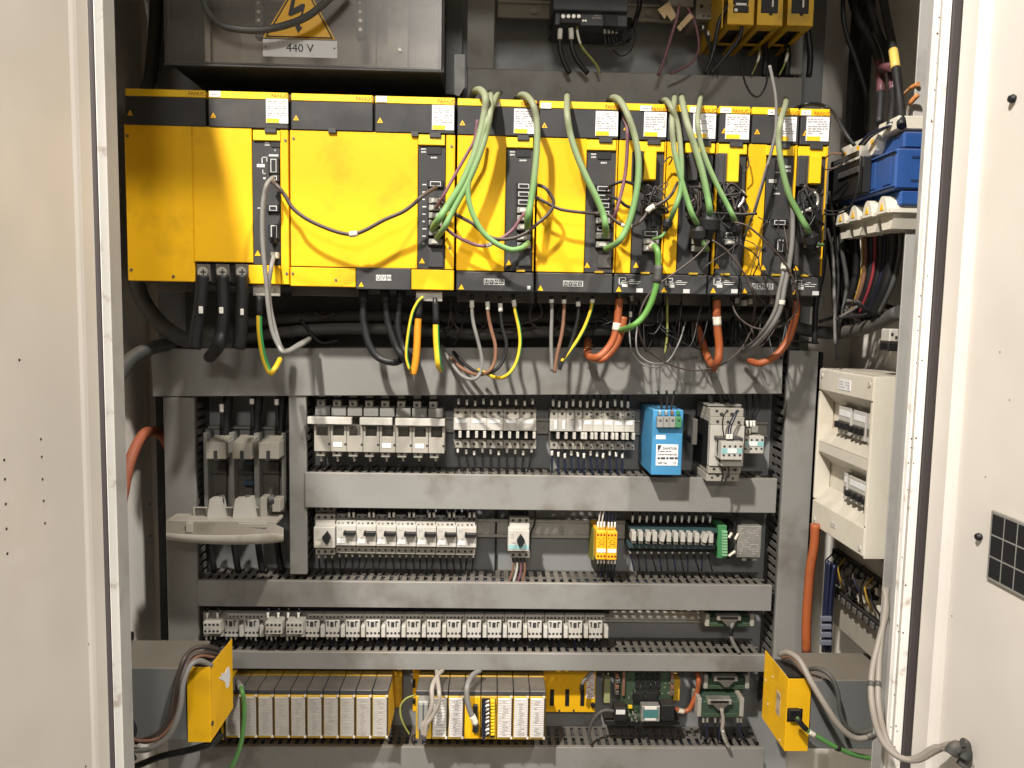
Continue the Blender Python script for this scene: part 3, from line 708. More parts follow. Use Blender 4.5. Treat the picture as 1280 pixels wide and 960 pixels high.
for i, px in enumerate((262, 292, 322, 346)):
    cable('power_cable', f'{ORD[i]} black cable below the open fuse switch lid', 'cable', [(px, 672), (px + 2, 690), (px + 6, 715)], 1.565, 8, black, 'black cables below the fuse switch')

# fuse holders: eight in a row
fh = thing('fuse_holder', 'x', 'fuse holder', P(402, 570, 1.60), 'row of eight fuse holders')
part('housing', MB().pb(392.6, 544.5, 412.6, 564.3, 1.51, .075, .0008).pb(392.6, 530, 395.5, 545, 1.51, .05, .0005).pb(409.5, 530, 412.6, 545, 1.51, .05, .0005), white, fh)
part('fuse_window', MB().pb(395.5, 531, 409.5, 544.4, 1.522, .02, .0005), mat('smoky_window', (.095, .09, .075), .4), fh)
part('lower_terminal', MB().pb(395, 564.4, 406, 570.3, 1.516, .04, .0008), white, fh)
k = MB(); holes(k, [(400.5, 565.8)], 1.516, 1.9); part('terminal_screw', k, ink, fh)
part('upper_body', MB().pb(394, 508, 412.4, 519.5, 1.535, .05, .001), grid, fh)
part('upper_terminal', MB().pb(396, 499, 406, 509, 1.545, .04, .001).pb(397, 488, 406, 496.5, 1.555, .03, .001), white, fh)
k = MB(); holes(k, [(400.5, 504)], 1.545, 2.0); part('terminal_screw', k, ink, fh)
part('side_hole', MB().disc(411.4, 555, 1.51, 1.6, .0004), ink, fh)
lab = {1: 416, 4: 477, 6: 519}
for i in range(8):
    lb = f'{ORD[i]} of eight ivory fuse holders under the long duct, counted from the fuse switch side'
    if i == 0: fh['label'] = lb; o = fh
    else: o = copytree(fh, shift(402, 547, 402 + 20.45 * i, 547 + .38 * i, 1.51), lb)
    if i in lab: part('name_sticker', MB().pb(396 + 20.45 * i, 552.5 + .4 * i, 407 + 20.45 * i, 558 + .4 * i, 1.5092, .0006, 0), labelm, o)
    cable('wire', f'black wire under the {ORD[i]} fuse holder, counted from the fuse switch side', 'wire',
          [(401 + 20.4 * i, 569), (402 + 20.4 * i, 578), (403 + 20.4 * i - 4 * (i % 3), 588), (400 + 20.4 * i - 5 * (i % 3), 602)], 1.54, 3, blackc, 'wires under the fuse holders', n=6, marks=[(0, .28, 1.1, whitew, 'ferrule')])
for i, (a, c) in enumerate(((384, 439.5), (449.5, 490), (493.8, 556))):
    solo('gang_bar', MB().pb(a, 521.5 + i, c, 530.5 + i, 1.498, .012, .001), whitec, ('long', 'short', 'longest')[i] + ' ivory bar clipped across the fuse holder tops, ' + ('nearest the fuse switch', 'in the middle', 'nearest the breakers')[i], 'gang bar', 'bars across the fuse holders')

# circuit breakers
def breaker(x0, wd, aux, label, group, single):
    y = 511 + (x0 - 567) * .012
    t = thing('circuit_breaker', label, 'circuit breaker', P(x0 + wd / 2, y + 49, 1.60), group)
    part('housing', MB().pb(x0 + .2, y, x0 + wd - .2, y + 10.6, 1.545, .05, .0008).pb(x0 + .2, y + 37.8, x0 + wd - .2, y + 49, 1.545, .05, .0008).pb(x0 + .2, y + 11, x0 + wd - .2, y + 37, 1.551, .04, .0004), white, t)
    part('nose', MB().pb(x0 + .1, y + 11.8, x0 + wd - .1, y + 26.6, 1.525, .025, .0008), whitec, t)
    part('nose_label', MB().pb(x0 + wd * .15, y + 13.4, x0 + wd * .8, y + 17.5, 1.5244, .0006, 0) if not single else MB().pb(x0 + wd * .5, y + 13, x0 + wd * .85, y + 24, 1.5244, .0006, 0), labelm, t)
    part('toggle_slot', MB().pb(x0 + .6, y + 27.2, x0 + wd - .6, y + 37.4, 1.540, .01, .0002), black, t)
    px = [x0 + 5, x0 + 15] if aux == 2 else ([x0 + 5] if aux == 0 else [x0 + 5])
    tg = [x0 + 6.2, x0 + 16.2] if aux == 2 else ([x0 + 8.4] if aux == 0 else [x0 + 2, x0 + 10])
    for q in tg: part('toggle', MB().pb(q, y + 28, q + 3.6, y + 36.4, 1.520, .025, .0008), whitec, t)
    k = MB(); holes(k, [(q, y + 4.6) for q in px] + [(q, y + 43.5) for q in px], 1.545, 1.9)
    if aux == 1: holes(k, [(x0 + 10.6, y + 3), (x0 + 10.6, y + 7.5), (x0 + 10.6, y + 40.5), (x0 + 10.6, y + 46)], 1.545, 1.1)
    part('terminal_screw', k, ink, t, kind='stuff'); return t
NEAR = 'counted from the fuse holders'
for i in range(5): breaker(567 + 20.7 * i, 20.7, 2, f'{ORD[i]} double pole white breaker right of the fuse holders, {NEAR}', 'double pole breakers', False)
for i in range(4): breaker(687.5 + 10.2 * i, 10.2, 0, f'{ORD[i]} slim single pole breaker left of the light blue box, {NEAR}', 'slim breakers', True)
for i in range(5): breaker(728.4 + 13 * i, 13, 1, f'{ORD[i]} wider breaker with contact strip beside the light blue box, {NEAR}', 'breakers with contact strips', False)
def wires(n, xs, ytop, mk, m, Y, label, group, drift, length):
    for i, x in enumerate(xs):
        d = drift(i)
        cable('wire', label.format(ORD[i]), 'wire', [(x, ytop), (x + d * .15, ytop + length * .3), (x + d * .6, ytop + length * .7), (x + d, ytop + length)], Y, 2.6, m, group, n=6, marks=[(mk[0] + .04 * (i % 3), mk[1] + .04 * (i % 3), 1.35, whitew, 'marker_sleeve')], sub=4)
rnd = random.Random(5)
wires(10, [573 + 10.3 * i for i in range(10)], 486, (.45, .68), blackc, 1.55, '{} tagged black wire above the double pole breakers, ' + NEAR, 'wires above the double pole breakers', lambda i: rnd.uniform(-1, 1), 27)
wires(12, [691 + 8.6 * i for i in range(12)], 486, (.45, .72), blackc, 1.55, '{} tagged black wire above the breakers beside the blue box, ' + NEAR, 'wires above the breakers by the blue box', lambda i: rnd.uniform(-1.5, 1), 29)
wires(10, [572 + 10.3 * i for i in range(10)], 559, (.03, .18), blackc, 1.55, '{} black wire under the double pole breakers, ' + NEAR, 'wires under the double pole breakers', lambda i: (8, 9, 3, 2, 3, 0, -1, 0, -4, -9)[i], 44)
wires(12, [690 + 8.0 * i for i in range(12)], 561, (.06, .22), bluew, 1.55, '{} dark blue wire under the breakers beside the blue box, ' + NEAR, 'wires under the breakers by the blue box', lambda i: (0, 0, 1, 2, 5, 0, 4, 3, -2, 2, 3, 0)[i], 44)

# light blue box
bb = thing('surge_filter', 'light blue metal box with printed white label and green end terminal', 'filter box', P(834, 594, 1.60))
part('housing', MB().pb(815, 512.5, 853, 594, 1.465, .13, .0012), bluebox, bb)
for i, x in enumerate((821.5, 829.3, 837, 844.7)):
    tb = part('terminal', MB().pb(x, 521.2, x + 7.5, 534.5, 1.455, .02, .0008), greenpl if i == 3 else grid, bb)
    part('terminal_screw', MB().disc(x + 4, 525.6, 1.455, 1.4, .0005), ink, tb)
    part('ferrule', MB().pb(x + 2, 513.5, x + 5, 519, 1.458, .01, .001), (zinc, zinc, brownc, greenw)[i], tb)
part('tag', MB().pb(820, 543.8, 832, 549, 1.4645, .0008, 0), labelm, bb)
lb = part('label', MB().pb(820, 555.5, 847.5, 582, 1.4642, .001, 0), labelm, bb)
k = MB(); k.poly([(822.2, 556.5), (827, 556.5), (824.2, 562.5), (822.2, 562.5)], 1.4638, .0006)
textmb(k, 'DAMITOR', 837, 560.5, 1.4642, 3.0, 0, .95); printlines(k, 822, 563.4, 846, 565, 1.4642, 1, 0, .6, .9)
textmb(k, 'SURGE PROTECTOR', 834, 568, 1.4642, 2.0, 0, .95); printlines(k, 822, 571, 847, 574, 1.4642, 1, 0, .8, .95)
textmb(k, '500 Vac', 828, 578.5, 1.4642, 2.6, 0); textmb(k, '1.0', 842.5, 578.5, 1.4642, 2.6, 0); part('print', k, ink, lb)
for i, (a, c) in enumerate(((826, 827), (834, 833), (841, 838))):
    cable('wire', ('first', 'second', 'third')[i] + ' black wire dropping onto the light blue box terminals', 'wire', [(a - 4 + i * 3, 488), (a, 500), (c, 515)], 1.47, 3, blackc, 'wires onto the light blue box', n=6)
solo('rail_stop', MB().pb(866, 524, 872, 556, 1.50, .09, .001), steeldk, 'grey rail end stop between the light blue box and the big contactor', 'end stop')

# big contactor with a small one clipped on the front
bc = thing('contactor', 'big white three pole contactor with a small auxiliary block on its front', 'contactor', P(905, 602, 1.60))
part('housing', MB().pb(887.5, 532, 930, 583, 1.475, .10, .001), whitec, bc)
part('black_side', MB().box(P(886.6, 560, 1.475).x, P(887.4, 560, 1.475).x, 1.49, 1.59, P(900, 588, 1.475).z, P(900, 528, 1.475).z), black, bc)
part('top_terminal_block', MB().pb(888, 510.5, 929.6, 521, 1.482, .10, .001).pb(888, 521.3, 930.5, 531.6, 1.478, .10, .001), white, bc)
part('top_rim', MB().pb(884, 505.6, 927, 508, 1.50, .09), grid, bc)
part('bottom_terminal_block', MB().pb(885, 583.4, 926, 592, 1.478, .10, .001).pb(883, 592.4, 924, 601.8, 1.482, .11, .001), white, bc)
k = MB(); holes(k, [(896, 513.8), (909, 513.8), (922, 513.8)], 1.482, 1.9); holes(k, [(902, 518), (915, 518)], 1.482, 2.6); holes(k, [(897, 527), (910, 527.5), (923.5, 528)], 1.478, 2.1)
holes(k, [(892.5, 586.3), (906, 586.8), (919, 587.3)], 1.478, 2.0); holes(k, [(897, 594), (910, 595)], 1.482, 2.4); holes(k, [(890, 597), (903, 597.5), (916, 598)], 1.482, 1.6); part('terminal_screw', k, ink, bc, kind='stuff')
ax = part('auxiliary_block', MB().pb(901.5, 552.5, 928.5, 575, 1.432, .043, .001).pb(902, 575.2, 927, 583, 1.445, .03, .001).pb(897, 547, 929, 552, 1.45, .025, .001, 1), [whitec, darker], bc)
part('turquoise_stripe', MB().pb(902, 560.5, 928, 567, 1.4316, .0006, 0), tealt, ax); part('tag', MB().pb(909.5, 560.8, 921, 566.5, 1.431, .0006, 0), labelm, ax)
k = MB(); holes(k, [(905.5 + 6.8 * i, 558) for i in range(4)] + [(904.5 + 6.8 * i, 569) for i in range(4)], 1.432, 1.6); part('terminal_screw', k, ink, ax, kind='stuff')
k = MB().pb(908, 543, 912, 549, 1.442, .004).pb(912.6, 543, 916, 549, 1.442, .004); part('ferrule', k, whitew, bc)
for i, pts in enumerate(([(909, 513), (904, 522), (903.5, 535), (905, 546)], [(921, 513), (914, 525), (911, 536), (910, 544)], [(922, 514), (918, 524), (914, 534), (913, 544)])):
    cable('wire', ('black', 'first thin blue', 'second thin blue')[i] + ' wire looped over the front of the big contactor', 'wire', pts, 1.455, 1.8, (blackc, bluew, bluew)[i], 'thin wires on the big contactor', n=6)
cable('wire', 'black wire running down the big contactor from its auxiliary block', 'wire', [(898, 549), (897, 565), (900, 578), (903, 588), (903, 599), (899, 606)], 1.455, 2.4, blackc, 'thin wires on the big contactor', n=6)
cable('wire', 'black wire leaving the bottom of the auxiliary block on the big contactor', 'wire', [(910, 582), (911, 590), (908, 597), (905, 606)], 1.45, 2.4, blackc, 'thin wires on the big contactor', n=6)
for i, x in enumerate((890, 903, 915)):
    cable('power_cable', f'{ORD[i]} black cable into the top of the big contactor', 'cable', [(x - 8, 486), (x - 2, 498), (x, 511)], 1.52, 7, black, 'cables into the big contactor', marks=[(.75, 1, .7, zinc, 'ferrule')])
sc_ = thing('small_contactor', 'small white contactor with turquoise stripe half hidden beside the big contactor', 'contactor', P(943, 572, 1.60))
part('housing', MB().pb(931, 545.5, 955, 567, 1.51, .08, .001), whitec, sc_)
part('turquoise_stripe', MB().pb(932, 551.5, 954.6, 558, 1.5094, .0008, 0), tealt, sc_); part('tag', MB().pb(936, 552, 947, 557.5, 1.5088, .0006, 0), labelm, sc_)
k = MB(); holes(k, [(933 + 6.6 * i, 550) for i in range(4)] + [(932 + 6.6 * i, 561) for i in range(4)], 1.51, 1.5); part('terminal_screw', k, ink, sc_, kind='stuff')
part('upper_terminal', MB().pb(940, 533, 948, 541, 1.53, .06, .001), grid, sc_); part('coil_terminal', MB().pb(932, 536, 934.6, 542, 1.525, .01).pb(936, 536, 939, 542, 1.525, .01), zinc, sc_)
for i, (a, c) in enumerate(((932, 934), (940, 939), (948, 943))):
    cable('wire', f'{ORD[i]} black wire dropping into the small contactor beside the big one', 'wire', [(a, 486), (a + 2, 505), (c, 522), (c, 536)], 1.54, 3.4, blackc, 'wires into the small contactor', n=6, marks=[(.75, .95, 1.1, whitew, 'ferrule')])

# ------------------------------------------------------------------ motor starters
def starter(x0, label, group, knob, wd=25.1):
    y = 657 + (x0 - 420) * .016
    t = thing('motor_starter', label, 'motor starter', P(x0 + wd / 2, y + 35, 1.60), group)
    a, c = x0 + .3, x0 + wd - .3
    part('housing', MB().pb(a, y, c, y + 25, 1.515, .07, .0008).pb(a, y - 6, c, y - .4, 1.53, .06, .0006), whitec, t)
    part('lower_terminal', MB().pb(a, y + 25.3, c, y + 34.6, 1.528, .06, .0008), white, t)
    part('upper_terminal', MB().pb(a + 1, y - 15, a + 14, y - 7.5, 1.555, .03, .0008), grid, t)
    part('lever' if not knob else 'knob', MB().pb(a + 9.5, y + 8, c - 1, y + 12.4, 1.503, .011, .001).pb(a + 8.6, y + 7.4, a + 11, y + 13, 1.500, .012, .001), black, t)
    part('name_window', MB().pb(a + 1.2, y + 16.5, a + 11.2, y + 22, 1.5143, .0008, 0), labelm, t)
    k = MB(); holes(k, [(a + 3.4, y - 3), (a + 8.4, y - 3)], 1.53, 1.2); holes(k, [(a + 15, y - 3.2), (a + 20.2, y - 3.2)], 1.53, 1.6)
    holes(k, [(a + 4, y + 30), (a + 12, y + 30), (a + 20, y + 30)], 1.528, 1.7); holes(k, [(a + 4.5, y - 11.5), (a + 12, y - 11.5)], 1.555, 1.6); part('terminal_screw', k, ink, t, kind='stuff')
    k = MB(); printlines(k, a + 3, y + 3, a + 7, y + 6, 1.515, 2, 0, .4, .9); k.pb(a + 5, y + 14, a + 8, y + 15.2, 1.5146, .0006, 0); part('print', k, inkgrey, t, kind='stuff')
    return t
st0 = None
FROM = 'counted from the one with the round knob'
for i in range(7):
    lb = f'{ORD[i]} of seven starters with black bar levers, {FROM}'
    if st0 is None: st0 = starter(420, lb, 'motor starters with bar levers', False)
    else: copytree(st0, shift(420, 670, 420 + 25.1 * i, 670 + .42 * i, 1.515), lb)
    for j in range(3):
        x = 424 + 25.1 * i + 8 * j
        cable('wire', f'{ORD[j]} of three black wires under the {ORD[i]} bar lever starter, {FROM}'.replace(', counted from the one with the round knob', ' from the knob starter'), 'wire', [(x, 691 + .4 * i), (x + 1, 700), (x + rnd.uniform(-3, 3), 716)], 1.55, 2.6, blackc, 'wires under the starters', n=5, marks=[(.05, .3, 1.15, whitew, 'ferrule')], sub=3)
    for j in range(2):
        x = 436.5 + 25.1 * i + 5.6 * j
        cable('wire', f'{ORD[j]} of two tagged wires above the {ORD[i]} bar lever starter from the knob starter', 'wire', [(x, 632), (x, 642), (x, 652)], 1.55, 2.8, blackc, 'wires above the starters', n=5, marks=[(.4, .75, 1.3, whitew, 'marker_sleeve')], sub=3)
    for j in range(3):
        x = 423 + 25.1 * i + 7.5 * j
        cable('power_wire', f'{ORD[j]} of three thick black wires dropping onto the {ORD[i]} bar lever starter', 'wire', [(x, 626), (x, 634), (x, 646)], 1.572, 6, black, 'thick wires above the starters', n=6, sub=3)
def knobstarter(x0, y, label, low, two):
    t = thing('motor_starter', label, 'motor starter', P(x0 + 13, y + 37, 1.60), 'starters with round black knobs')
    part('housing', MB().pb(x0 - 1, y, x0 + 25.5, y + 26, 1.51, .075, .001), whitec, t)
    part('lower_terminal', MB().pb(x0 + 1.5, y + 26.2, x0 + 26, y + 34.4, 1.525, .06, .0008), white, t)
    for n_, (b, d, Y) in enumerate(((y - 8.5, y - 3, 1.53), (y - 16, y - 9, 1.54)) + (((y - 27, y - 18.5, 1.555),) if two else ())):
        part('upper_terminal', MB().pb(x0 + 1, b, x0 + 26, d, Y, .05, .0008), white if n_ else whitec, t)
    k = MB(); holes(k, [(x0 + 5.5 + 8.2 * i, y + 30.5) for i in range(3)], 1.525, 2); holes(k, [(x0 + 5.5 + 8.2 * i, y - 12.5) for i in range(3)], 1.54, 2)
    if two: holes(k, [(x0 + 5 + 8.2 * i, y - 23) for i in range(3)], 1.555, 2)
    part('terminal_screw', k, ink, t, kind='stuff')
    kx, ky = x0 + 15, y + 13
    part('knob', MB().disc(kx, ky, 1.51, 5, .004, 16).poly([(kx, ky - 7.5), (kx + 4.6, ky - 1), (kx + 4.6, ky + 2), (kx + 1.6, ky + 8), (kx - 1.6, ky + 8), (kx - 4.6, ky + 2), (kx - 4.6, ky - 1)], 1.499, .008), black, t)
    if low == 'tag': part('name_window', MB().pb(x0, y + 17, x0 + 9.5, y + 23, 1.509, .001, 0), cream, t)
    else: part('turquoise_stripe', MB().pb(x0 - .5, y + 18.5, x0 + 25, y + 23.5, 1.5094, .0008, 0), tealt, t)
    k = MB(); printlines(k, x0 + 2, y + 4, x0 + 7, y + 10, 1.51, 3, 0, .4, .8); k.pb(x0 + 4, y + 15, x0 + 8, y + 16.4, 1.5096, .0006, 0); part('print', k, inkgrey, t, kind='stuff')
    return t
knobstarter(393, 659, 'white motor starter with black knob beside the short vertical duct', 'tag', True)
knobstarter(636, 663, 'single white motor starter with black knob and turquoise stripe, alone on its rail', 'stripe', False)
part('top_cover', MB().pb(636, 637.5, 660, 645, 1.56, .03), black, bpy.data.objects['motor_starter.008'] if 'motor_starter.008' in bpy.data.objects else st0)
for j in range(3):
    x = 398 + 8.3 * j
    cable('wire', f'{ORD[j]} of three black wires under the knob starter beside the short vertical duct', 'wire', [(x, 693), (x + 1, 701), (x + 2, 716)], 1.55, 2.8, blackc, 'wires under the starters', n=5, marks=[(.05, .3, 1.15, whitew, 'ferrule')], sub=3)
for j, (m, nm) in enumerate(((brownc, 'brown'), (whitec, 'white'), (purple, 'mauve'), (brownc, 'second brown'))):
    x = 641 + 4.6 * j
    cable('wire', f'{nm} wire hanging from the single knob starter into the duct', 'wire', [(x, 696), (x + 1, 706), (x - 1 + j * .6, 716), (x - 5 + j, 728)], 1.53, 3, m, 'wires under the single knob starter', n=6, marks=[(.0, .22, 1.15, blackc, 'ferrule')])
for j in range(3):
    cable('wire', f'{ORD[j]} black wire into the top of the single knob starter', 'wire', [(641 + 7.5 * j, 630), (641 + 7.5 * j, 640), (641 + 7.5 * j, 652)], 1.57, 5, black, 'wires above the single knob starter', n=6)
cable('wire', 'black wire curving down beside the single knob starter', 'wire', [(667, 628), (669, 640), (668, 655), (663, 668), (662, 690)], 1.55, 2.6, blackc, n=6)
solo('cable_channel', MB().pb(618.5, 632, 621, 718, 1.592, .006), black, 'thin black strip on the plate between the starters and the single knob starter', 'strip')

# amber relays
ar = thing('safety_relay', 'x', 'relay', P(751, 703, 1.60), 'amber relay modules')
part('housing', MB().pb(745.2, 664.5, 757.8, 699.5, 1.49, .09, .0008), orangepl, ar)
part('label', MB().pb(746, 686, 757, 690.5, 1.4894, .0008, 0), labelm, ar)
k = MB(); holes(k, [(747.6 + 4 * i, 668.6) for i in range(3)] + [(747.6 + 4 * i, 695.2) for i in range(3)], 1.49, 1.4); part('terminal_screw', k, mat('amber_hole', (.20, .02, .005), .6), ar, kind='stuff')
k = MB(); printlines(k, 747, 672, 756, 684, 1.49, 5, 0, .35, .5); part('print', k, inkbrown, ar, kind='stuff')
k = MB()
for i in range(3): k.pb(746.4 + 4 * i, 652.5, 748.6 + 4 * i, 659.5, 1.50, .004, .001); k.pb(746.4 + 4 * i, 700, 748.4 + 4 * i, 705, 1.50, .004, .001)
part('ferrule', k, whitew, ar, kind='stuff')
ar['label'] = 'amber relay module standing nearer the single knob starter'
copytree(ar, shift(751, 680, 764.4, 680.4, 1.49), 'amber relay module standing nearer the row of small white relays')
k = MB().prism([(1.52, P(740, 700, 1.52).z), (1.585, P(740, 702, 1.56).z), (1.595, P(740, 680, 1.59).z), (1.585, P(740, 652, 1.585).z), (1.52, P(740, 662, 1.52).z)], 0, P(739, 680, 1.55).x, P(744, 680, 1.51).x); part('side_cheek', k, mat('olive_shell', (.20, .19, .03), .5), ar)
for i in range(6):
    x = 748 + 4.1 * i
    cable('wire', f'{ORD[i]} thin wire rising from the tops of the two amber relays', 'wire', [(x, 660), (x + 1, 648), (x + 3, 638), (x + 5, 626)], 1.52, 2.2, (whitec, whitec, bluew, bluew, bluew, blackc)[i], 'wires above the amber relays', n=5)
    cable('wire', f'{ORD[i]} thin dark wire under the two amber relays', 'wire', [(x, 700), (x, 708), (x + rnd.uniform(-2, 2), 722)], 1.53, 2.2, (blackc, bluew)[i % 2], 'wires under the amber relays', n=5)

# slim plug-in relays on a shared base
rb = thing('relay_base', 'dark relay base with teal ledges holding twelve small white relays', 'relay base', P(840, 690, 1.60))
part('body', MB().pb(787, 660, 895, 690, 1.535, .06, .001), black, rb)
part('ledge', MB().pb(787.5, 661.5, 896, 666, 1.525, .03, .0006), teal, rb); part('ledge', MB().pb(785.5, 680.5, 894, 686, 1.520, .03, .0006), teal, rb)
k = MB()
for i in range(24): holes(k, [(789 + 4.4 * i, 683.6)], 1.520, 1.1)
for i in range(24): holes(k, [(791 + 4.4 * i, 664)], 1.525, 1.0)
part('terminal_screw', k, ink, rb, kind='stuff')
rl = None
for i in range(12):
    x = 790 + 8.78 * i + (3 if i < 1 else 0) * 0; b = 664.6 + (.3 * i)
    lb = f'{ORD[i]} of twelve small white relays on the dark base, counted from the amber modules'
    dlt = shift(790, 673, 790 + 8.78 * i, 673 + .22 * i, 1.505)
    if rl is None:
        rl = solo('plug_relay', MB().pb(790, 664.8, 795.4, 676.5, 1.505, .03, .0008), whitec, lb, 'relay', 'white plug-in relays'); part('base_clip', MB().pb(790.2, 676.8, 795.2, 679.5, 1.510, .02, .0005), grid, rl); o = rl
    else: o = copytree(rl, dlt, lb)
    if i in (2, 4, 10): o.rotation_euler.y = (.12, .2, .28)[(2, 4, 10).index(i)]
    x = 789 + 8.8 * i
    cable('wire', f'tagged dark wire above the {ORD[i]} small white relay, counted from the amber modules', 'wire', [(x + 1, 634), (x + 2, 646), (x, 662)], 1.55, 2, blackc, 'wires above the white relays', n=5, marks=[(.42, .72, 1.5, whitew, 'marker_sleeve')], sub=3)
    cable('wire', f'tagged dark wire under the {ORD[i]} small white relay, counted from the amber modules', 'wire', [(x - 2, 687), (x, 696), (x + 3 + rnd.uniform(-3, 3), 714)], 1.54, 2.2, (bluew, blackc)[i % 2], 'wires under the white relays', n=5, marks=[(.05, .3, 1.4, whitew, 'marker_sleeve')], sub=3)
gt = thing('terminal_strip', 'bright green screw terminal strip at the end of the white relays', 'terminal strip', P(902, 697, 1.60))
part('body', MB().pb(897, 657, 908, 698, 1.53, .06, .001), greenpl, gt)
k = None
for i in range(9):
    if k is None: k = part('clamp', MB().pb(903, 664, 909.5, 666.6, 1.524, .007, .0004), mat('pale_green', (.20, .42, .22), .5), gt)
    else: ghost(gt, k, tuple(shift(905, 664, 905, 664 + 3.6 * i, 1.524)))
part('black_edge', MB().pb(909.8, 657, 920, 698, 1.545, .05, .001), black, gt)
for a, b, c, d in ((911, 672, 915, 666), (919, 674, 923, 667), (911, 695, 919, 689)):
    q0, q1 = P(a, b, 1.52), P(c, d, 1.52); part('ferrule', MB().cyl(q0, q1 - q0, .003, (q1 - q0).length, 8), cream, gt)
sv = thing('power_module', 'silver module with dense printed label at the end of the relay rail', 'power module', P(936, 698, 1.60))
part('housing', MB().pb(922, 657.5, 951.5, 697, 1.52, .07, .001), zinc, sv)
k = MB(); printlines(k, 924, 660, 949, 694, 1.52, 12, 0, .4, .55); part('print', k, inkgrey, sv, kind='stuff')
part('foot', MB().pb(928, 697.3, 933, 701, 1.53, .01).pb(941, 697.3, 946, 701, 1.53, .01), whitec, sv)
for i in range(3):
    cable('wire', f'{ORD[i]} black wire arching down to the silver module', 'wire', [(905 + 4 * i, 628), (914 + 3 * i, 640), (919 + 3 * i, 652), (916 + 3 * i, 668)], 1.53, 2.6, blackc, 'wires by the silver module', n=6)

# ------------------------------------------------------------------ long contactor row
def contactor(x0, label, aux):
    y = 774 + (x0 - 254) * .004
    t = thing('contactor', label, 'contactor', P(x0 + 12, y + 22, 1.60), 'small contactors in one long row')
    part('base', MB().pb(x0 + .1, y - 7.5, x0 + 25.1, y + 21.5, 1.540, .05, .0008), whitec, t)
    part('side_tab', MB().pb(x0 + 19.6, y + 8, x0 + 24.6, y + 22, 1.520, .02, .0008), whitec, t)
    part('recess', MB().pb(x0 + 18.8, y + 1, x0 + 25, y + 21, 1.5394, .003, 0), steeldk, t)
    k = MB(); holes(k, [(x0 + 3.5 + 4.8 * i, y - 3.6) for i in range(5)], 1.540, 1.4)
    if not aux:
        part('front_plate', MB().pb(x0 + 1, y + .6, x0 + 18.6, y + 22, 1.526, .014, .0008), whitec, t)
        q = MB()
        q.pb(x0 + 3.2, y + 1.6, x0 + 4.8, y + 8, 1.5255, .001, 0).pb(x0 + 2.2, y + 1.6, x0 + 4.8, y + 3.2, 1.5253, .001, 0)
        q.pb(x0 + 7, y + 2.6, x0 + 11, y + 9, 1.5255, .001, 0).pb(x0 + 12.6, y + 1.6, x0 + 14.2, y + 8.5, 1.5255, .001, 0).pb(x0 + 12.6, y + 1.6, x0 + 16, y + 3.2, 1.5253, .001, 0)
        part('contact_window', q, ink, t, kind='stuff')
        holes(k, [(x0 + 3 + 4.8 * i, y + 16.5) for i in range(4)], 1.526, 1.6)
    else:
        part('auxiliary_block', MB().pb(x0, y + 3.5, x0 + 21, y + 18.5, 1.495, .045, .0008), whitec, t)
        holes(k, [(x0 + 2.8 + 5.1 * i, y + 7) for i in range(4)] + [(x0 + 2.8 + 5.1 * i, y + 15) for i in range(4)], 1.495, 1.7)
        q = MB(); printlines(q, x0 + 2, y + 10, x0 + 13, y + 12.4, 1.495, 1, 0, .8, .8); part('print', q, inkgrey, t, kind='stuff')
    part('terminal_screw', k, ink, t, kind='stuff'); return t
cp = ca = None
for i in range(20):
    x = 254 + 25.25 * i; ax_ = i in (0, 3, 4)
    lb = f'{ORD[i]} small contactor of the long row' + (', with a protruding eight screw block' if ax_ else ', counted from the left end')
    if ax_:
        if ca is None: ca = (contactor(x, lb, True), x)
        else: copytree(ca[0], shift(ca[1], 785, x, 785 + .1 * i, 1.53), lb)
    else:
        if cp is None: cp = (contactor(x, lb, False), x)
        else: copytree(cp[0], shift(cp[1], 785, x, 785 + .1 * i, 1.53), lb)
    for j in range(3):
        xx = x + 4 + 5.5 * j; dx = rnd.uniform(-4, 4)
        cable('wire', f'{ORD[j]} of three wires under the {ORD[i]} contactor of the long row', 'wire', [(xx, 794 + .1 * i), (xx, 799), (xx + dx * .5, 803), (xx + dx, 812)], 1.545, 2.4, (blackc, bluew, blackc)[(i + j) % 3], 'wires under the long contactor row', n=5, marks=[(.0, .32 if (i + j) % 4 else .5, 1.15, whitew, 'ferrule')], sub=3)
    if ax_:
        for j in (0, 1):
            xx = x + 5 + 13 * j
            cable('wire', f'{ORD[j]} tagged wire into the top of the {ORD[i]} contactor of the long row', 'wire', [(xx + 1, 760), (xx, 768), (xx, 778)], 1.515, 2.6, blackc, 'wires above the long contactor row', n=5, marks=[(.35, .75, 1.4, whitew, 'marker_sleeve')], sub=3)
solo('shadow_strip', MB().pb(248, 760.5, 762, 765.5, 1.555, .035, .001), black, 'black strip painting the shade along the back of the long contactor row', 'strip')  # black strip stands in for the shadow behind the contactors

# connector modules with ribbon cable sockets
def conn(a, b, c, d, label, Y=1.53, cut=False):
    t = thing('connector_module', label, 'connector module', P((a + c) / 2, d, 1.60), 'dark green connector modules with ivory end clamps')
    part('body', MB().pb(a + 4, b + 4, c - 4, d, Y, .05, .001), pcbdk, t)
    part('rear_step', MB().pb(a + 5, b - 3, c - 5, b + 4, Y + .015, .03, .001), pcbdk, t)
    for x in (a, c - 5): part('end_clamp', MB().pb(x, b, x + 5, d - 1, Y - .004, .05, .0008), white, t)
    m = (a + c) / 2
    part('socket', MB().pb(m - 16, b + 2, m + 14, b + 8, Y - .010, .02, .001).pb(m - 12, b + 3.2, m + 10, b + 6.4, Y - .012, .004, .0005, 1), [zinc, black], t)
    part('backshell', MB().poly([(m - 10, b + 8), (m + 9, b + 8), (m + 2, b + 15), (m - 3, b + 15)], Y - .012, .012), steeldk, t)
    part('terminal_row', MB().pb(a + 5, d - 5, c - 5, d - .5, Y - .003, .004, .0006), pcb, t)
    return t
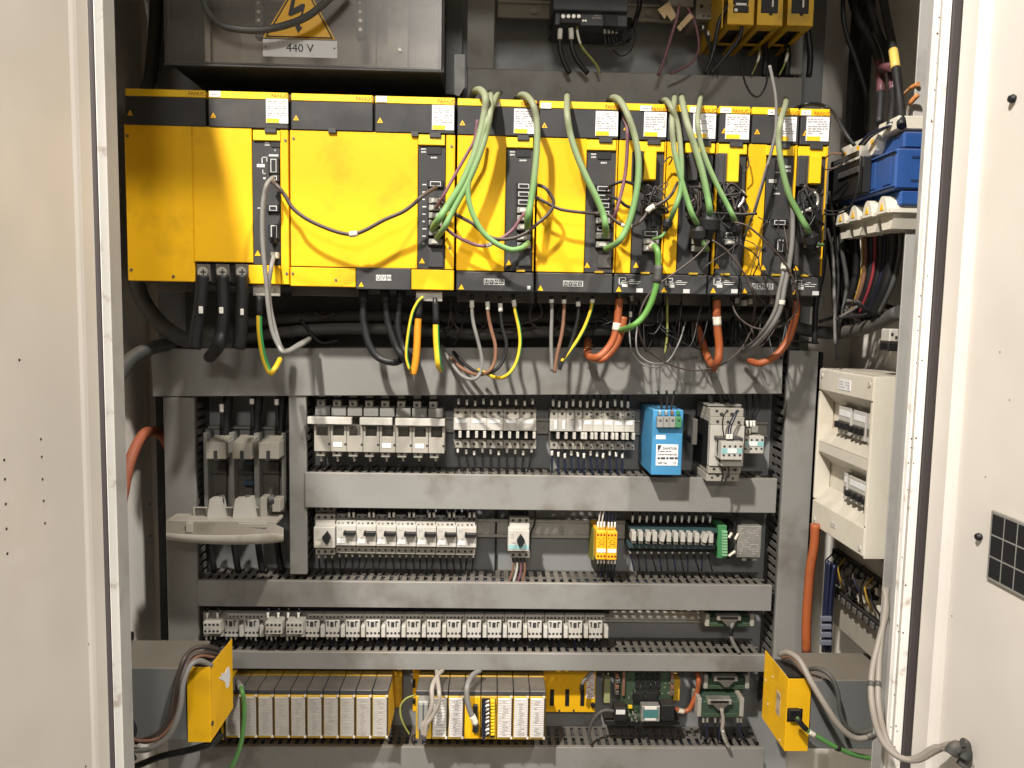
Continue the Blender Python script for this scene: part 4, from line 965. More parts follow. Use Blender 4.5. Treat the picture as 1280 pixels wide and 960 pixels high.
conn(882, 768, 943, 784, 'dark green connector module above the lowest full slotted duct, on the contactor rail', 1.535)
conn(880, 844, 937, 862, 'dark green connector module tucked under the duct beside the orange cable', 1.54)
conn(872, 873, 930, 897, 'lowest dark green connector module with silver plug and black clamps', 1.51)
cable('ribbon_cable', 'braided silver cable hanging from the connector module on the contactor rail', 'cable', [(916, 779), (914, 787), (914, 796), (918, 806), (924, 816)], 1.515, 5, greyc, marks=[(.15, .45, 1.15, black, 'sleeve')])
cable('ribbon_cable', 'braided silver cable hanging from the lowest connector module into the duct', 'cable', [(902, 886), (904, 900), (903, 912), (907, 925), (911, 934)], 1.495, 5, beigec, marks=[(.5, .8, 1.15, zinc, 'braid')])
for i, x in enumerate((879, 884, 894, 901, 922, 926)):
    cable('wire', f'{ORD[i]} tagged dark wire under the lowest connector module', 'wire', [(x, 894), (x, 903), (x - 1, 912), (x + (i % 3 - 1) * 3, 924)], 1.52, 2.6, (blackc, bluew)[i % 2], 'wires under the lowest connector module', n=5, marks=[(.1, .32, 1.3, whitew, 'marker_sleeve')], sub=3)

# ------------------------------------------------------------------ yellow module racks
def io_module(x0, yb0, label, wd=20.4, h=54, Y=1.46, kind='white', group='input and output modules in the racks'):
    t = thing('rack_module', label, 'rack module', P(x0 + wd / 2, yb0, 1.60), group)
    a, c, b, d = x0 + .4, x0 + wd - .4, yb0 - h, yb0
    zf1, zf0 = P(x0, b, Y).z, P(x0, d, Y).z
    xa, xc = P(a, (b + d) / 2, Y).x, P(c, (b + d) / 2, Y).x
    part('housing', MB().box(xa, xc, Y + .001, Y + .105, zf0, zf1 - .0005, .0008), yeldull, t)
    part('status_cap', MB().box(xa, xc, Y + .002, Y + .062, zf1, zf1 + .010, .0012), darker, t)
    part('rear_cap', MB().box(xa, xc, Y + .0625, Y + .105, zf1, zf1 + .012, .0012), yeldull, t)
    if kind == 'white':
        lp = part('label_door', MB().pb(a + .8, b + 3.0, c - 1.8, d - 2.6, Y - .002, .003, .0006), mat('label_shaded', (.40, .38, .34), .5, dirt=.4, dcol=(.26, .22, .18), dscale=40) if x0 < 500 else mat('label_rack', (.58, .56, .53), .5, dirt=.3, dcol=(.4, .34, .3), dscale=40), t)  # left rack labels get a darker copy, its shade put into the colour
        k = MB(); rr = random.choice((12, 14, 16))
        for r in range(rr): k.pb(a + 1.8, b + 5 + (h - 9) * r / rr, c - 2.2, b + 5.35 + (h - 9) * r / rr, Y - .0024, .0004, 0)
        for r in range(rr):
            if random.random() < .8: k.pb(a + random.uniform(5, 8), b + 6.2 + (h - 9) * r / rr, a + random.uniform(9, 14), b + 7.2 + (h - 9) * r / rr, Y - .0024, .0004, 0)
        part('print', k, inkgrey, lp, kind='stuff')
        for yy in (b + 1.5, d - 1.5): part('latch', MB().pb(c - 3.2, yy - 1.3, c - .6, yy + 1.3, Y - .003, .004, .0004), cream, t)
        part('edge_gap', MB().pb(c - 1.7, b + 3, c + .3, d - 2.6, Y + .0004, .001, 0), mat('gap_brown', (.05, .03, .008), .7), t)
    return t
proto = None
for i in range(10):
    x = 281 + 20.45 * i
    lb = f'{ORD[i]} module of the ten in the shaded rack, counted from the yellow end box'
    o = io_module(x, 922.5 + .1 * i, lb)
rk = thing('rack_backplate', 'yellow back plate behind the ten shaded modules', 'back plate', P(390, 930, 1.60), 'yellow back plates')
part('plate', MB().pb(276, 838, 502, 884, 1.568, .02, .001), yeldull, rk)
part('end_strip', MB().pb(486.5, 846, 500, 880, 1.564, .003, .0006), yeldull, rk)
part('end_panel', MB().pb(263, 906, 281, 925, 1.48, .02, .001).pb(276.5, 903, 279, 925, 1.476, .003, .0004, 1), [black, yel], rk)
rk2 = thing('rack_backplate', 'bright yellow back plate with three empty black slots', 'back plate', P(700, 895, 1.60), 'yellow back plates')
part('plate', MB().pb(516, 838, 744.5, 890, 1.565, .02, .001), yel, rk2)
for x in (687.5, 706.5, 725.5): part('slot', MB().pb(x, 862, x + 5, 882.5, 1.5635, .003, .0004), black, rk2)
k = MB(); k.pb(733, 842, 743, 873, 1.5642, .001, 0); o = part('side_label', k, labelm, rk2)
k = MB(); printlines(k, 734, 844, 742, 872, 1.5642, 10, 0, .4, .6); part('print', k, inkred, o, kind='stuff')
part('end_knob', MB().disc(741, 880.5, 1.565, 3.2, .006, 10), black, rk2)
screws(rk2, [(699, 888), (717, 888), (522, 868)], 1.565, 1.4, ink, 'plate_hole')
part('edge_block', MB().pb(515.5, 850, 519, 860, 1.56, .01).pb(515.5, 874, 519, 880, 1.56, .01), black, rk2)
x0 = 520
kinds = ['plug', 'white', 'white', 'port', 'wires', 'white', 'white', 'white']
names = ['rack module carrying a grey multi pin plug with two grey cables', 'white labelled module right beside the grey multi pin plug', 'white labelled module beside the plain yellow module',
         'plain yellow module with one black plug and thick grey cable', 'open module showing blue wires and a yellow comb', 'white labelled module touching the open blue wired module', 'middle white labelled module of the three at the rack end', 'last white labelled module next to the three black slots']
for i in range(8):
    x = 519.3 + 20.35 * i; kd = kinds[i]; yb0 = 924 + .1 * i
    t = io_module(x, yb0, names[i], 20.3, 54, 1.46, 'white' if kd == 'white' else kd)
    if kd == 'plug':
        part('multi_plug', MB().pb(x + 2.5, 877, x + 17, 914, 1.435, .026, .002).pb(x + 4, 880, x + 9, 912, 1.430, .006, .001).pb(x + 10.5, 880, x + 15.5, 912, 1.430, .006, .001), grid, t)
        part('plug_tail', MB().pb(x + 4, 908, x + 13, 925, 1.438, .02, .002), steeldk, t)
    if kd == 'port':
        part('face', MB().pb(x + .8, 872, x + 19.5, 923, 1.4585, .002, .0004), yel, t)
        part('port', MB().pb(x + 11, 882, x + 16.5, 916, 1.452, .008, .001), black, t)
    if kd == 'wires':
        part('terminal_bay', MB().pb(x + 1, 873, x + 11, 921, 1.459, .002, .0004), black, t)
        cb = None
        for j in range(11):
            if cb is None: cb = part('comb_tooth', MB().pb(x + 12.5, 876, x + 17.6, 878.6, 1.452, .008, .0004), yeltab, t)
            else: ghost(t, cb, tuple(shift(x, 876, x, 876 + 4.1 * j, 1.452)))
        part('comb_back', MB().pb(x + 12, 874, x + 18.2, 922, 1.4588, .002, 0), ink, t)
for j in range(9):
    y = 876 + 5 * j; x = 601.5
    cable('wire', f'{ORD[j]} blue wire in the open rack module, counted downwards', 'wire', [(x + 10, y), (x + 6, y + 2), (x + 2.5, y + 9), (x + 2 + .5 * (j % 3), 920)], 1.447 - .002 * (j % 3), 2.6, bluew, 'blue wires in the open rack module', n=5, marks=[(.0, .35, 1.25, whitew if j % 2 else zinc, 'marker_sleeve')])
cable('cable', 'first grey brown cable looping from above onto the multi pin plug', 'cable', [(553, 838, 1.5), (546, 846, 1.47), (540, 860, 1.44), (540, 880), (534, 898), (528, 908), (529, 918)], 1.428, 6.5, beigec, 'grey brown cables onto the multi pin plug')
cable('cable', 'second grey brown cable bowing wide onto the multi pin plug', 'cable', [(546, 838, 1.5), (547, 850, 1.46), (549, 866, 1.43), (548, 880), (540, 896), (533, 906), (531, 920)], 1.426, 6, beigec, 'grey brown cables onto the multi pin plug')
cable('cable', 'thick grey cable curving onto the plain yellow rack module', 'cable', [(600, 838, 1.5), (590, 845, 1.47), (584, 858, 1.44), (584, 875), (588, 890), (594, 903), (594, 914)], 1.432, 7.5, greyc, marks=[(.72, .86, 1.1, cream, 'sleeve'), (.86, 1, 1.1, black, 'boot')])
cable('cable', 'short black cable bent over the yellow back plate corner', 'cable', [(741, 838), (735, 845), (729, 852), (727, 862)], 1.53, 4.5, greyc, marks=[(.75, 1, 1.25, black, 'boot')])
cable('cable', 'thin yellow green wire at the end of the shaded rack', 'cable', [(519, 869), (508, 873), (501, 882), (501, 895), (506, 908), (512, 918)], 1.50, 2.6, mat('olive_wire', (.22, .24, .06), .5))
cable('cable', 'green cable hanging in front of the shaded rack beside the yellow end box', 'cable', [(297, 852, 1.5), (302, 862), (305, 880), (305, 900), (302, 925), (296, 945), (288, 962)], 1.425, 6, mat('green_jacket_plain', (.075, .20, .05), .5, dirt=.3), marks=[(0, .14, 1.25, grid, 'sleeve')])

# ------------------------------------------------------------------ circuit board
bd = thing('circuit_board', 'dark green circuit board with rows of chips standing on black feet', 'circuit board', P(803, 903, 1.60))
zf = P(803, 893, 1.49).z
part('board', MB().pb(775, 840, 886 - 45, 893, 1.535, .004, .0004), pcb, bd)
for x in (778, 838.5): part('standoff_strip', MB().pb(x, 838, x + 3.5, 870, 1.528, .006, .0005), brownc, bd)
ch = None
for r in range(4):
    for q in range(5):
        if ch is None: ch = part('chip', MB().pb(794.5, 842.5, 799.5, 848, 1.531, .004, .0003), black, bd)
        else: ghost(bd, ch, tuple(shift(794.5, 842.5, 794.5 + 6.4 * q, 842.5 + 7 * r, 1.531)))
for x in (791, 808): part('large_chip', MB().pb(x, 866, x + 14, 879, 1.530, .005, .0004), black, bd)
k = MB()
for r in range(70):
    x = random.uniform(780, 836); y = random.uniform(842, 890); k.pb(x, y, x + random.uniform(.7, 2.2), y + random.uniform(.6, 3), 1.533, .003, 0, random.choice((0, 0, 1, 2)))
part('small_component', k, [black, mat('olive_component', (.13, .15, .08), .5), zinc], bd, kind='stuff')
for i, y in enumerate((843, 850, 857, 864)): [part('coil', q_, (brownc, steeldk)[i % 2], bd) for q_ in (MB().pb(769.5, y, 774, y + 5, 1.525, .02, .001), MB().pb(839, y, 843, y + 5, 1.525, .02, .001))]
part('relay_block', MB().pb(768, 885, 783, 901, 1.50, .03, .001), black, bd); part('relay_block', MB().pb(827, 882, 843, 901, 1.50, .03, .001), black, bd)
part('tag', MB().pb(770, 887.5, 781.5, 893, 1.499, .001, 0), labelm, bd)
part('chip_label', MB().pb(785.5, 882.5, 790.5, 886, 1.525, .006), yeltab, bd)
cr = part('display_module', MB().pb(802, 883, 825, 902, 1.505, .02, .001), zinc, bd)
part('display_face', MB().pb(804, 887.5, 823, 898, 1.5044, .001, 0), mat('display_teal', (.06, .17, .17), .3), cr); part('display_rim', MB().pb(806, 883.8, 821, 887, 1.5042, .001, 0).pb(806, 897.8, 820, 900.6, 1.5042, .001, 0), whitew, cr)
k = MB()
for x, y in ((786, 892), (789, 898), (793, 895), (795, 899), (791, 890), (794, 893)): k.disc(x, y, 1.515, 1.4, .008, 8)
part('capacitor', k, zinc, bd, kind='stuff')
part('lower_board', MB().pb(768, 893.5, 843, 903, 1.525, .006, .0004), pcb, bd)
part('mount_foot', MB().pb(756, 901, 800, 906.5, 1.52, .05, .001).pb(806, 901, 850, 906.5, 1.52, .05, .001), black, bd)
part('side_bracket', MB().pb(755.5, 849, 763, 879, 1.56, .03, .001), mat('pale_olive', (.33, .33, .16), .5), bd)
part('side_bracket', MB().pb(842, 849, 850, 876, 1.55, .03, .001), yeldull, bd)
cable('cable', 'orange cable curling down beside the circuit board', 'cable', [(870, 836, 1.55), (873, 848), (872, 862), (867, 876), (861, 887), (852, 889), (845, 886)], 1.53, 6.5, orangec, marks=[(.78, .93, 1.05, cream, 'ferrule')])
cable('cable', 'black grey cable looping from the board down into the lowest duct', 'cable', [(768, 889), (756, 888), (746, 894), (739, 905), (736, 918), (739, 930)], 1.51, 4.5, greydkc)

# ------------------------------------------------------------------ grey boxes with yellow caps at both bottom corners
def corner_box(label, near_edge, far_edge, yn_top, yn_bot, Yn, flange, outer, sgn):
    """near_edge/far_edge: pixels of the yellow side; sgn -1: stands at the left wall"""
    pn = P(near_edge, (yn_top + yn_bot) / 2, Yn); X = pn.x
    Yf = PX(far_edge, 850, X).y
    z1, z0 = P(near_edge, yn_top, Yn).z, P(near_edge, yn_bot, Yn).z
    xo = P(outer, 880, Yn).x; xf = P(flange, 880, Yn).x
    t = thing('resistor_box', label, 'resistor box', ((X + xo) / 2, (Yn + Yf) / 2, z0), 'grey boxes with yellow end caps')
    part('body', MB().box(xf + sgn * .0015, xo, Yn + .004, Yf, z0 + .002, z1 - .004, .0015), greybox, t)
    part('end_cap', MB().box(X - sgn * -.0, X + sgn * .0015, Yn + .0016, Yf, z0, z1, .0006).box(X, xf, Yn, Yn + .0015, z0, z1, .0006), yel, t)
    ry = (Yf - Yn)
    part('wire_opening', MB().box(X + sgn * .006, X + sgn * .036, Yn + ry * .12, Yn + ry * .72, z1 - .0035, z1 - .0028, 0), black, t)
    for u in (.25, .7): part('lip_screw', MB().cyl((X + sgn * .05, Yn + ry * u, z1 - .004), (0, 0, 1), .003, .003, 10), steeldk, t)
    return t, X, Yn, Yf, z0, z1
LB = corner_box('dusty grey box with yellow end cap beside the left door', 262.5, 291, 834, 928, 1.30, 234, 120, -1)
t, X, Yn, Yf, z0, z1 = LB
def onside(px, py): return PX(px, py, X)
k = MB(); k.prism([(onside(px, py).y, onside(px, py).z) for px, py in ((273, 848), (277, 845), (276, 841), (281, 842), (283, 836), (286, 833), (287.5, 845), (286, 858), (283, 861), (281, 852), (277, 850))], 0, X, X + .0007); part('torn_sticker', k, labelm, t)
p = onside(265, 904); part('cap_screw', MB().cyl((X, p.y, p.z), (1, 0, 0), .004, .002, 10), ink, t)
p = P(180, 830, Yn - .001)
part('back_bracket', MB().box(P(152, 800, 1.42).x, P(168, 800, 1.42).x, 1.415, 1.42, z1 - .004, z1 + .012), black, t)
RB = corner_box('dusty grey box with yellow end cap beside the right door frame', 983, 954.5, 848.5, 939, 1.31, 1013, 1150, 1)
t, X, Yn, Yf, z0, z1 = RB
part('plug_recess', MB().pb(984, 886, 1003, 902, Yn - .0012, .002, 0).pb(987, 888, 1001, 900, Yn - .010, .01, .001), black, t)
k = MB(); a, b = PX(976, 868, X), PX(970, 890, X); k.box(X - .0008, X, a.y, b.y, b.z, a.z, 0); part('smudge_sticker', k, mat('faded_sticker', (.45, .36, .25), .6, dirt=.6, dscale=60), t)
k = MB()
for px, py in ((966, 846), (960, 880), (975, 925), (957, 850)):
    p = PX(px, py, X); k.cyl((X, p.y, p.z), (-1, 0, 0), .0022, .001, 8)
part('cap_rivet', k, cream, t, kind='stuff')
part('body_screw', MB().disc(1028, 848, Yn + .004, 1.7, .001).disc(1094, 850, Yn + .004, 1.7, .001), zinc, t)
for i, (m, pts, wd, nm) in enumerate((
    (browndk, [(273, 812, 1.36), (258, 808, 1.33), (240, 812, 1.31), (228, 828, 1.285), (219, 860, 1.275), (212, 895, 1.27), (200, 915, 1.27), (170, 928, 1.28)], 6, 'dark brown'),
    (browndk, [(271, 818, 1.35), (255, 816, 1.32), (238, 822, 1.30), (226, 850, 1.27), (220, 885, 1.265), (208, 912, 1.265), (185, 927, 1.27), (163, 922, 1.30)], 5.5, 'second dark brown'),
    (brownc, [(268, 822, 1.34), (250, 820, 1.31), (236, 832, 1.285), (226, 865, 1.265), (219, 897, 1.26), (200, 922, 1.26), (172, 926, 1.27), (160, 916, 1.30)], 4.5, 'brown'),
    (greyc, [(264, 832, 1.31), (250, 826, 1.29), (238, 832, 1.275), (229, 855, 1.26), (225, 885, 1.255), (212, 918, 1.255), (188, 936, 1.26), (165, 938, 1.28)], 7, 'pale grey'))):
    cable('cable', nm + ' cable arching over the grey box beside the left door', 'cable', pts, 1.27, wd, m, 'cables over the left grey box')
cable('cable', 'black cable bunch under the yellow cap beside the left door', 'cable', [(276, 920, 1.38), (262, 930), (235, 938), (200, 946), (170, 958)], 1.34, 9, black)
cable('cable', 'black cable loop at the outer end of the left grey box', 'cable', [(152, 880), (162, 898), (168, 915), (160, 930), (168, 950)], 1.285, 7, blackc)
for i, (m, pts, wd, nm) in enumerate((
    (beigec, [(975, 818, 1.37), (986, 816, 1.34), (1000, 826, 1.31), (1014, 852, 1.285), (1032, 882, 1.27), (1050, 908, 1.265), (1070, 923, 1.265), (1092, 918, 1.27), (1104, 908, 1.28)], 8, 'thick beige grey'),
    (brownc, [(978, 822, 1.36), (990, 822, 1.33), (1006, 842, 1.30), (1024, 872, 1.28), (1042, 900, 1.272), (1062, 919, 1.27), (1086, 922, 1.28)], 5, 'thin brown'),
    (greydkc, [(1004, 838, 1.34), (1022, 836, 1.31), (1038, 845, 1.29), (1047, 865, 1.28), (1050, 890, 1.275), (1060, 910, 1.27), (1080, 916, 1.27), (1100, 906, 1.28)], 6, 'dark grey'))):
    cable('cable', nm + ' cable draped over the grey box beside the right door frame', 'cable', pts, 1.28, wd, m, 'cables over the right grey box', marks=[(.82, .95, 1.2, steeldk, 'tie_wrap')] if i == 0 else ())
cable('cable', 'green cable from the black plug of the right grey box', 'cable', [(996, 898), (1008, 912), (1024, 922), (1045, 934), (1070, 944), (1100, 949), (1125, 948)], 1.285, 6.5, mat('green_jacket_plain', (.075, .27, .075)), marks=[(0, .16, 1.2, black, 'boot'), (.2, .28, 1.08, cream, 'sleeve'), (.5, .53, 1.3, black, 'tie_wrap')])

# ------------------------------------------------------------------ top: clear covered box with warning sign
YQ = 1.40
hb = thing('terminal_housing', 'clear covered terminal box marked 440 V with a yellow lightning warning sign', 'terminal box', P(380, 84, 1.60))
za, zb_ = P(380, 82, YQ).z, P(380, -130, YQ).z
xa, xb = P(208, 40, YQ).x, P(550, 40, YQ).x
k = MB().box(xa, xa + .004, YQ + .006, YB - .002, za, zb_).box(xb - .004, xb, YQ + .006, YB - .002, za, zb_).box(xa + .0042, xb - .0042, YQ + .006, YB - .002, za, za + .004)
part('box_wall', k, darker, hb)
part('inner_plate', MB().box(xa + .006, xb - .006, YB - .012, YB - .006, za + .006, zb_), palein, hb)
part('clear_cover', MB().box(xa - .004, xb + .004, YQ, YQ + .005, za - .002, zb_, .002), clear, hb)
k = MB().box(xa - .006, xb + .006, YQ - .002, YQ + .012, za - .006, za - .0022, .001).box(xb + .0042, xb + .008, YQ - .002, YQ + .012, za - .006, zb_, .001)
part('cover_rim', k, darker, hb)
for px in (318, 445):
    s_ = part('bus_strip', MB().pb(px, -40, px + 11, 47, 1.50, .02, .001), steeldk, hb)
    for i in range(4): part('strip_screw', MB().disc(px + 5.5, 4 + 11 * i, 1.50, 2.2, .002, 8), zinc, s_)
part('inner_panel', MB().pb(300, -60, 470, 92, 1.575, .004).pb(240, -60, 262, 84, 1.57, .004).pb(484, -60, 510, 88, 1.56, .01), palein, hb)
part('inner_shelf', MB().pb(250, -8, 478, 4, 1.53, .03, .001), whitec, hb)
for px, py in ((500, 62), (494, 25), (296, 40)): part('cover_screw', MB().disc(px, py, 1.55, 2.2, .003, 8), zinc, hb)
k = MB(); k.poly([(328.5, 46.5), (419, 49.5), (376, -30)], YQ - .0012, .0010, 0)
sg = part('warning_sign', k, signy, hb)
k = MB()
def barpx(x0, y0, x1, y1, w_, Y):
    dx, dy = x1 - x0, y1 - y0; l = math.hypot(dx, dy); nx, ny = -dy / l * w_ / 2, dx / l * w_ / 2
    k.poly([(x0 + nx, y0 + ny), (x1 + nx, y1 + ny), (x1 - nx, y1 - ny), (x0 - nx, y0 - ny)], Y, .0006)
Ys = YQ - .0018
barpx(332.5, 45, 415.5, 47.6, 1.6, Ys); barpx(332.5, 45.5, 374, -24, 1.6, Ys - .0002); barpx(415.5, 48, 377, -24, 1.6, Ys - .0004)
part('sign_border', k, ink, sg)
k = MB(); k.poly([(366, -8), (360, 18.5), (363.5, 20), (378, 13), (370.5, 31.5), (368, 30.5), (372.5, 41.5), (378, 34), (374.5, 32.5), (381.5, 5.5), (377.5, 4.5), (366.5, 10.5), (371, -8)], Ys - .0008, .0006); part('lightning_bolt', k, ink, sg)
vl = part('voltage_label', MB().pb(328.5, 50, 421.5, 71.5, YQ - .0012, .0010, 0), labelm, hb)
k = MB(); textmb(k, '440 V', 375, 60, YQ - .0012, 9.2, 0, 1.05); k.disc(332, 58.5, YQ - .0012, 1, .0005); k.disc(418, 60.5, YQ - .0012, 1, .0005); part('lettering', k, ink, vl)
cable('hose', 'dark grey hose slung in front of the 440 V sign', 'hose', [(250, -20), (255, 2), (262, 18), (275, 30), (295, 36), (325, 37.5), (355, 32), (385, 20), (412, -2), (430, -22)], 1.36, 8.5, greydkc)
cable('hose', 'thick dim hose running down the shaded wall beside the 440 V box', 'hose', [(196, -20), (195, 20), (192, 60), (188, 95), (180, 125)], 1.56, 15, greydkc)
solo('cover_bracket', MB().pb(556, -30, 578, 118, 1.575, .015, .001), plate, 'grey upright strip between the 440 V box and the short vertical duct', 'bracket')
solo('clear_flap', MB().poly([(568, 68), (581, 68), (581, 108), (574, 120), (568, 118)], 1.50, .003), mat('frosted_plastic', (.22, .22, .21), .35), 'frosted plastic flap hanging beside the 440 V box', 'flap')

# dark power supply and its neighbours on the top rail
ps = thing('power_supply', 'dark blue grey power supply at the top with four tagged terminals', 'power supply', P(738, 40, 1.60))
slate = mat('slate_plastic', (.050, .056, .066), .5, dirt=.3, dust=.4)
part('housing', MB().pb(692, -40, 786, 13, 1.47, .11, .0015), slate, ps)
part('lower_face', MB().pb(694, 13.4, 784, 32, 1.482, .10, .001), slate, ps)
part('rear_base', MB().pb(687, 20, 790, 46, 1.56, .03, .001), darker, ps)
part('terminal_block', MB().pb(700, 16, 726, 29, 1.474, .012, .001), black, ps); part('terminal_block', MB().pb(755, 18, 772, 33, 1.474, .012, .001), black, ps)
k = MB()
for i in range(4): k.disc(704 + 6.5 * i, 20.5, 1.474, 2.3, .001, 10)
for i in range(2): k.disc(729 + 3 * i, 26, 1.482, 1.3, .001, 8)
part('terminal_screw', k, zinc, ps, kind='stuff')
k = MB(); printlines(k, 740, 18, 752, 24, 1.482, 2, 0, .6, .7); part('print', k, inkgrey, ps, kind='stuff')
for i, (pts, m) in enumerate((([(701, 30), (700, 42), (700, 60), (705, 78), (712, 92)], bluew), ([(713, 28), (714, 42), (715, 60), (723, 78), (735, 92)], bluew), ([(721, 28), (722, 42), (727, 58), (738, 72), (746, 82), (750, 92)], mat('olive_wire', (.22, .24, .06))))):
    cable('wire', ('first dark blue', 'second dark blue', 'yellow green')[i] + ' wire hanging from the dark power supply at the top', 'wire', pts, 1.49, (6, 6, 3)[i], (blackc, blackc, m)[i], 'wires under the dark power supply', marks=[(.14, .36, 1.05, whitew, 'marker_sleeve')])
for i in range(4):
    x = 756 + 4.8 * i
    cable('wire', f'{ORD[i]} thin tagged wire of four under the right terminals of the dark power supply', 'wire', [(x, 31), (x, 44), (x + 1, 52), (x + 4 + 2 * i, 58 - i), (782, 50 - 3 * i), (794, 30), (798, -10)], 1.50 + .004 * i, 2, blackc, 'thin wires under the dark power supply', n=5, marks=[(.0, .14, 1.7, whitew, 'marker_sleeve')])
cable('wire', 'black wire loop hanging under the top rail', 'wire', [(802, -5), (799, 12), (793, 30), (794, 48), (788, 64), (776, 70), (766, 62)], 1.54, 1.6, blackc, n=5)
for i in range(2): cable('wire', ('first', 'second')[i] + ' black wire passing in front of the top rail', 'wire', [(797 + 5 * i, -6), (797 + 4 * i, 10), (792 + 4 * i, 26), (790 + 3 * i, 36)], 1.55, 2.6, blackc, 'wires crossing the top rail', n=5)
sh = thing('tagged_relay', 'grey device at the top with two hanging kraft tags', 'relay', P(848, 20, 1.60))
part('housing', MB().pb(836, -40, 868, 8, 1.50, .09, .001), grid, sh)
k = MB(); k.poly([(822, 12), (836, 2), (846, 20), (839, 26), (833, 18), (831, 24)], 1.47, .001); part('tag', k, kraft, sh)
k = MB(); k.poly([(846, 34), (862, 16), (867, 21), (850, 39)], 1.468, .001); part('tag', k, kraft, sh)
cable('cable', 'mauve cable hanging straight from the tagged grey device', 'cable', [(849, 5), (846, 22), (840, 42), (832, 68), (823, 94)], 1.47, 4, purple, 'mauve cables from the tagged device')
cable('cable', 'mauve cable bowing sideways from the tagged grey device', 'cable', [(858, 8), (866, 22), (872, 42), (873, 62), (865, 78), (852, 86), (838, 92)], 1.475, 3.2, purple, 'mauve cables from the tagged device')
br = thing('circuit_breaker', 'ivory breaker at the top between tagged device and yellow units', 'circuit breaker', P(883, 24, 1.60))
part('housing', MB().pb(871, -40, 893, 24, 1.50, .09, .001), white, br)
part('lower_terminal', MB().pb(875, 24.3, 888, 32, 1.52, .06, .001), grid, br)
k = MB(); holes(k, [(879.5, 20), (885.5, 20)], 1.50, 1.4); holes(k, [(877, 8), (890, 7)], 1.50, 2.2); holes(k, [(879, 28), (885, 28)], 1.52, 2); part('terminal_screw', k, ink, br, kind='stuff')
for x, y in ((879, 34), (885.5, 41)): part('ferrule', MB().pb(x - 1.2, y - 3, x + 1.6, y + 4, 1.51, .005, .001), zinc, br)
for i, pts in enumerate(([(915, -8), (908, 10), (900, 24), (896, 40), (893, 58), (888, 76), (881, 92)], [(937, -8), (934, 12), (928, 30), (924, 48), (912, 64), (899, 80), (888, 92)], [(880, 36), (885, 52), (890, 70), (893, 92)], [(886, 44), (890, 60), (894, 76), (898, 92)])):
    cable('cable', ('thick black cable crossing the first yellow unit at the top', 'black cable swinging under the yellow units at the top', 'black wire from the ivory top breaker, nearer the mauve cables', 'black wire from the ivory top breaker, nearer the yellow units')[i], 'cable', pts, 1.43 if i < 2 else 1.50, 5 if i < 2 else 3, blackc)
def topunit(a, c, d, label, open_=True):
    t = thing('amplifier_module', label, 'amplifier', P((a + c) / 2, d, 1.60), 'yellow amplifier modules at the top')
    part('housing', MB().pb(a, -60, c, d, 1.42, .002, .001), yeldull, t)
    x0, x1 = P(a, 10, 1.42).x, P(c, 10, 1.42).x; z0 = P((a + c) / 2, d, 1.42).z
    part('side', MB().box(x0, x0 + .0016, 1.4225, 1.585, z0, z0 + .15, .0003).box(x1 - .0016, x1, 1.4225, 1.585, z0, z0 + .15, .0003), yeldull, t)
    part('bottom', MB().box(x0 + .002, x0 + .010, 1.4225, 1.585, z0, z0 + .0016, .0003).box(x1 - .010, x1 - .002, 1.4225, 1.585, z0, z0 + .0016, .0003).box(x0 + .0102, x1 - .0102, 1.4225, 1.45, z0 + .0002, z0 + .0016, .0003).box(x0 + .0102, x1 - .0102, 1.52, 1.53, z0 + .0002, z0 + .0016, .0003), yeldull, t)
    part('inner', MB().box(x0 + .004, x1 - .004, 1.43, 1.58, z0 + .012, z0 + .14, .001), darker, t)
    m = a + (c - a) * .5
    if open_:
        part('face_window', MB().pb(a + (c - a) * .16, -60, a + (c - a) * .84, d - 15, 1.419, .003, .001), black, t)
        part('face_notch', MB().pb(m - 2, d - 15.4, m + 2, d - 12.6, 1.4188, .003, 0), black, t)
        part('face_lever', MB().pb(m + 2.5, -40, m + 4.5, d - 23, 1.416, .003, .0005), whitew, t)
    else:
        part('face_connector', MB().pb(m - 10, -10, m + 9, 5.4, 1.417, .006, .001).pb(m - 10, 7, m + 9, 15, 1.417, .006, .001), black, t)
        part('connector_rim', MB().pb(m - 7, 3.6, m + 6, 6.4, 1.415, .003, .0004).pb(m - 9, 10.5, m - 5, 14, 1.415, .003, .0004), labelm, t)
    return t
topunit(911, 943.5, 30.5, 'first yellow amplifier at the top, with two black plugs, beside the ivory breaker', False)
topunit(948, 979.5, 31.5, 'middle yellow amplifier at the top with black front window')
topunit(986, 1018, 32, 'last yellow amplifier at the top, beside the lit cabinet wall')
solo('yellow_side_plate', MB().box(P(893.5, 30, 1.47).x, P(893.5, 30, 1.47).x + .002, 1.425, 1.58, P(900, 46, 1.47).z, P(900, -60, 1.47).z), yeldull, 'yellow side plate behind the thick black cable at the top', 'side plate')
for i, pts in enumerate(([(927, 84), (931, 102), (938, 116), (946, 121), (952, 117), (958, 104), (960, 84)], [(949, 58), (949, 70), (945, 82), (940, 93)], [(985, 60), (984, 70), (980, 82), (974, 94)], [(962, 82), (966, 100), (970, 125), (970, 160), (966, 182), (957, 215), (943, 265)])):
    cable('wire', ('black wire loop hanging over the duct above the drives', 'tagged olive wire under the first yellow top amplifier', 'tagged olive wire under the last yellow top amplifier', 'grey wire trailing down over the drive with the yellow panel')[i], 'wire', pts, (1.42, 1.50, 1.50, 1.37)[i], (2.4, 2, 2.4, 4)[i], (blackc, mat('olive_wire', (.22, .24, .06)), mat('olive_wire', (.22, .24, .06)), greyc)[i], marks=[(.2, .55, 1.5, whitew, 'marker_sleeve')] if i in (1, 2) else ())
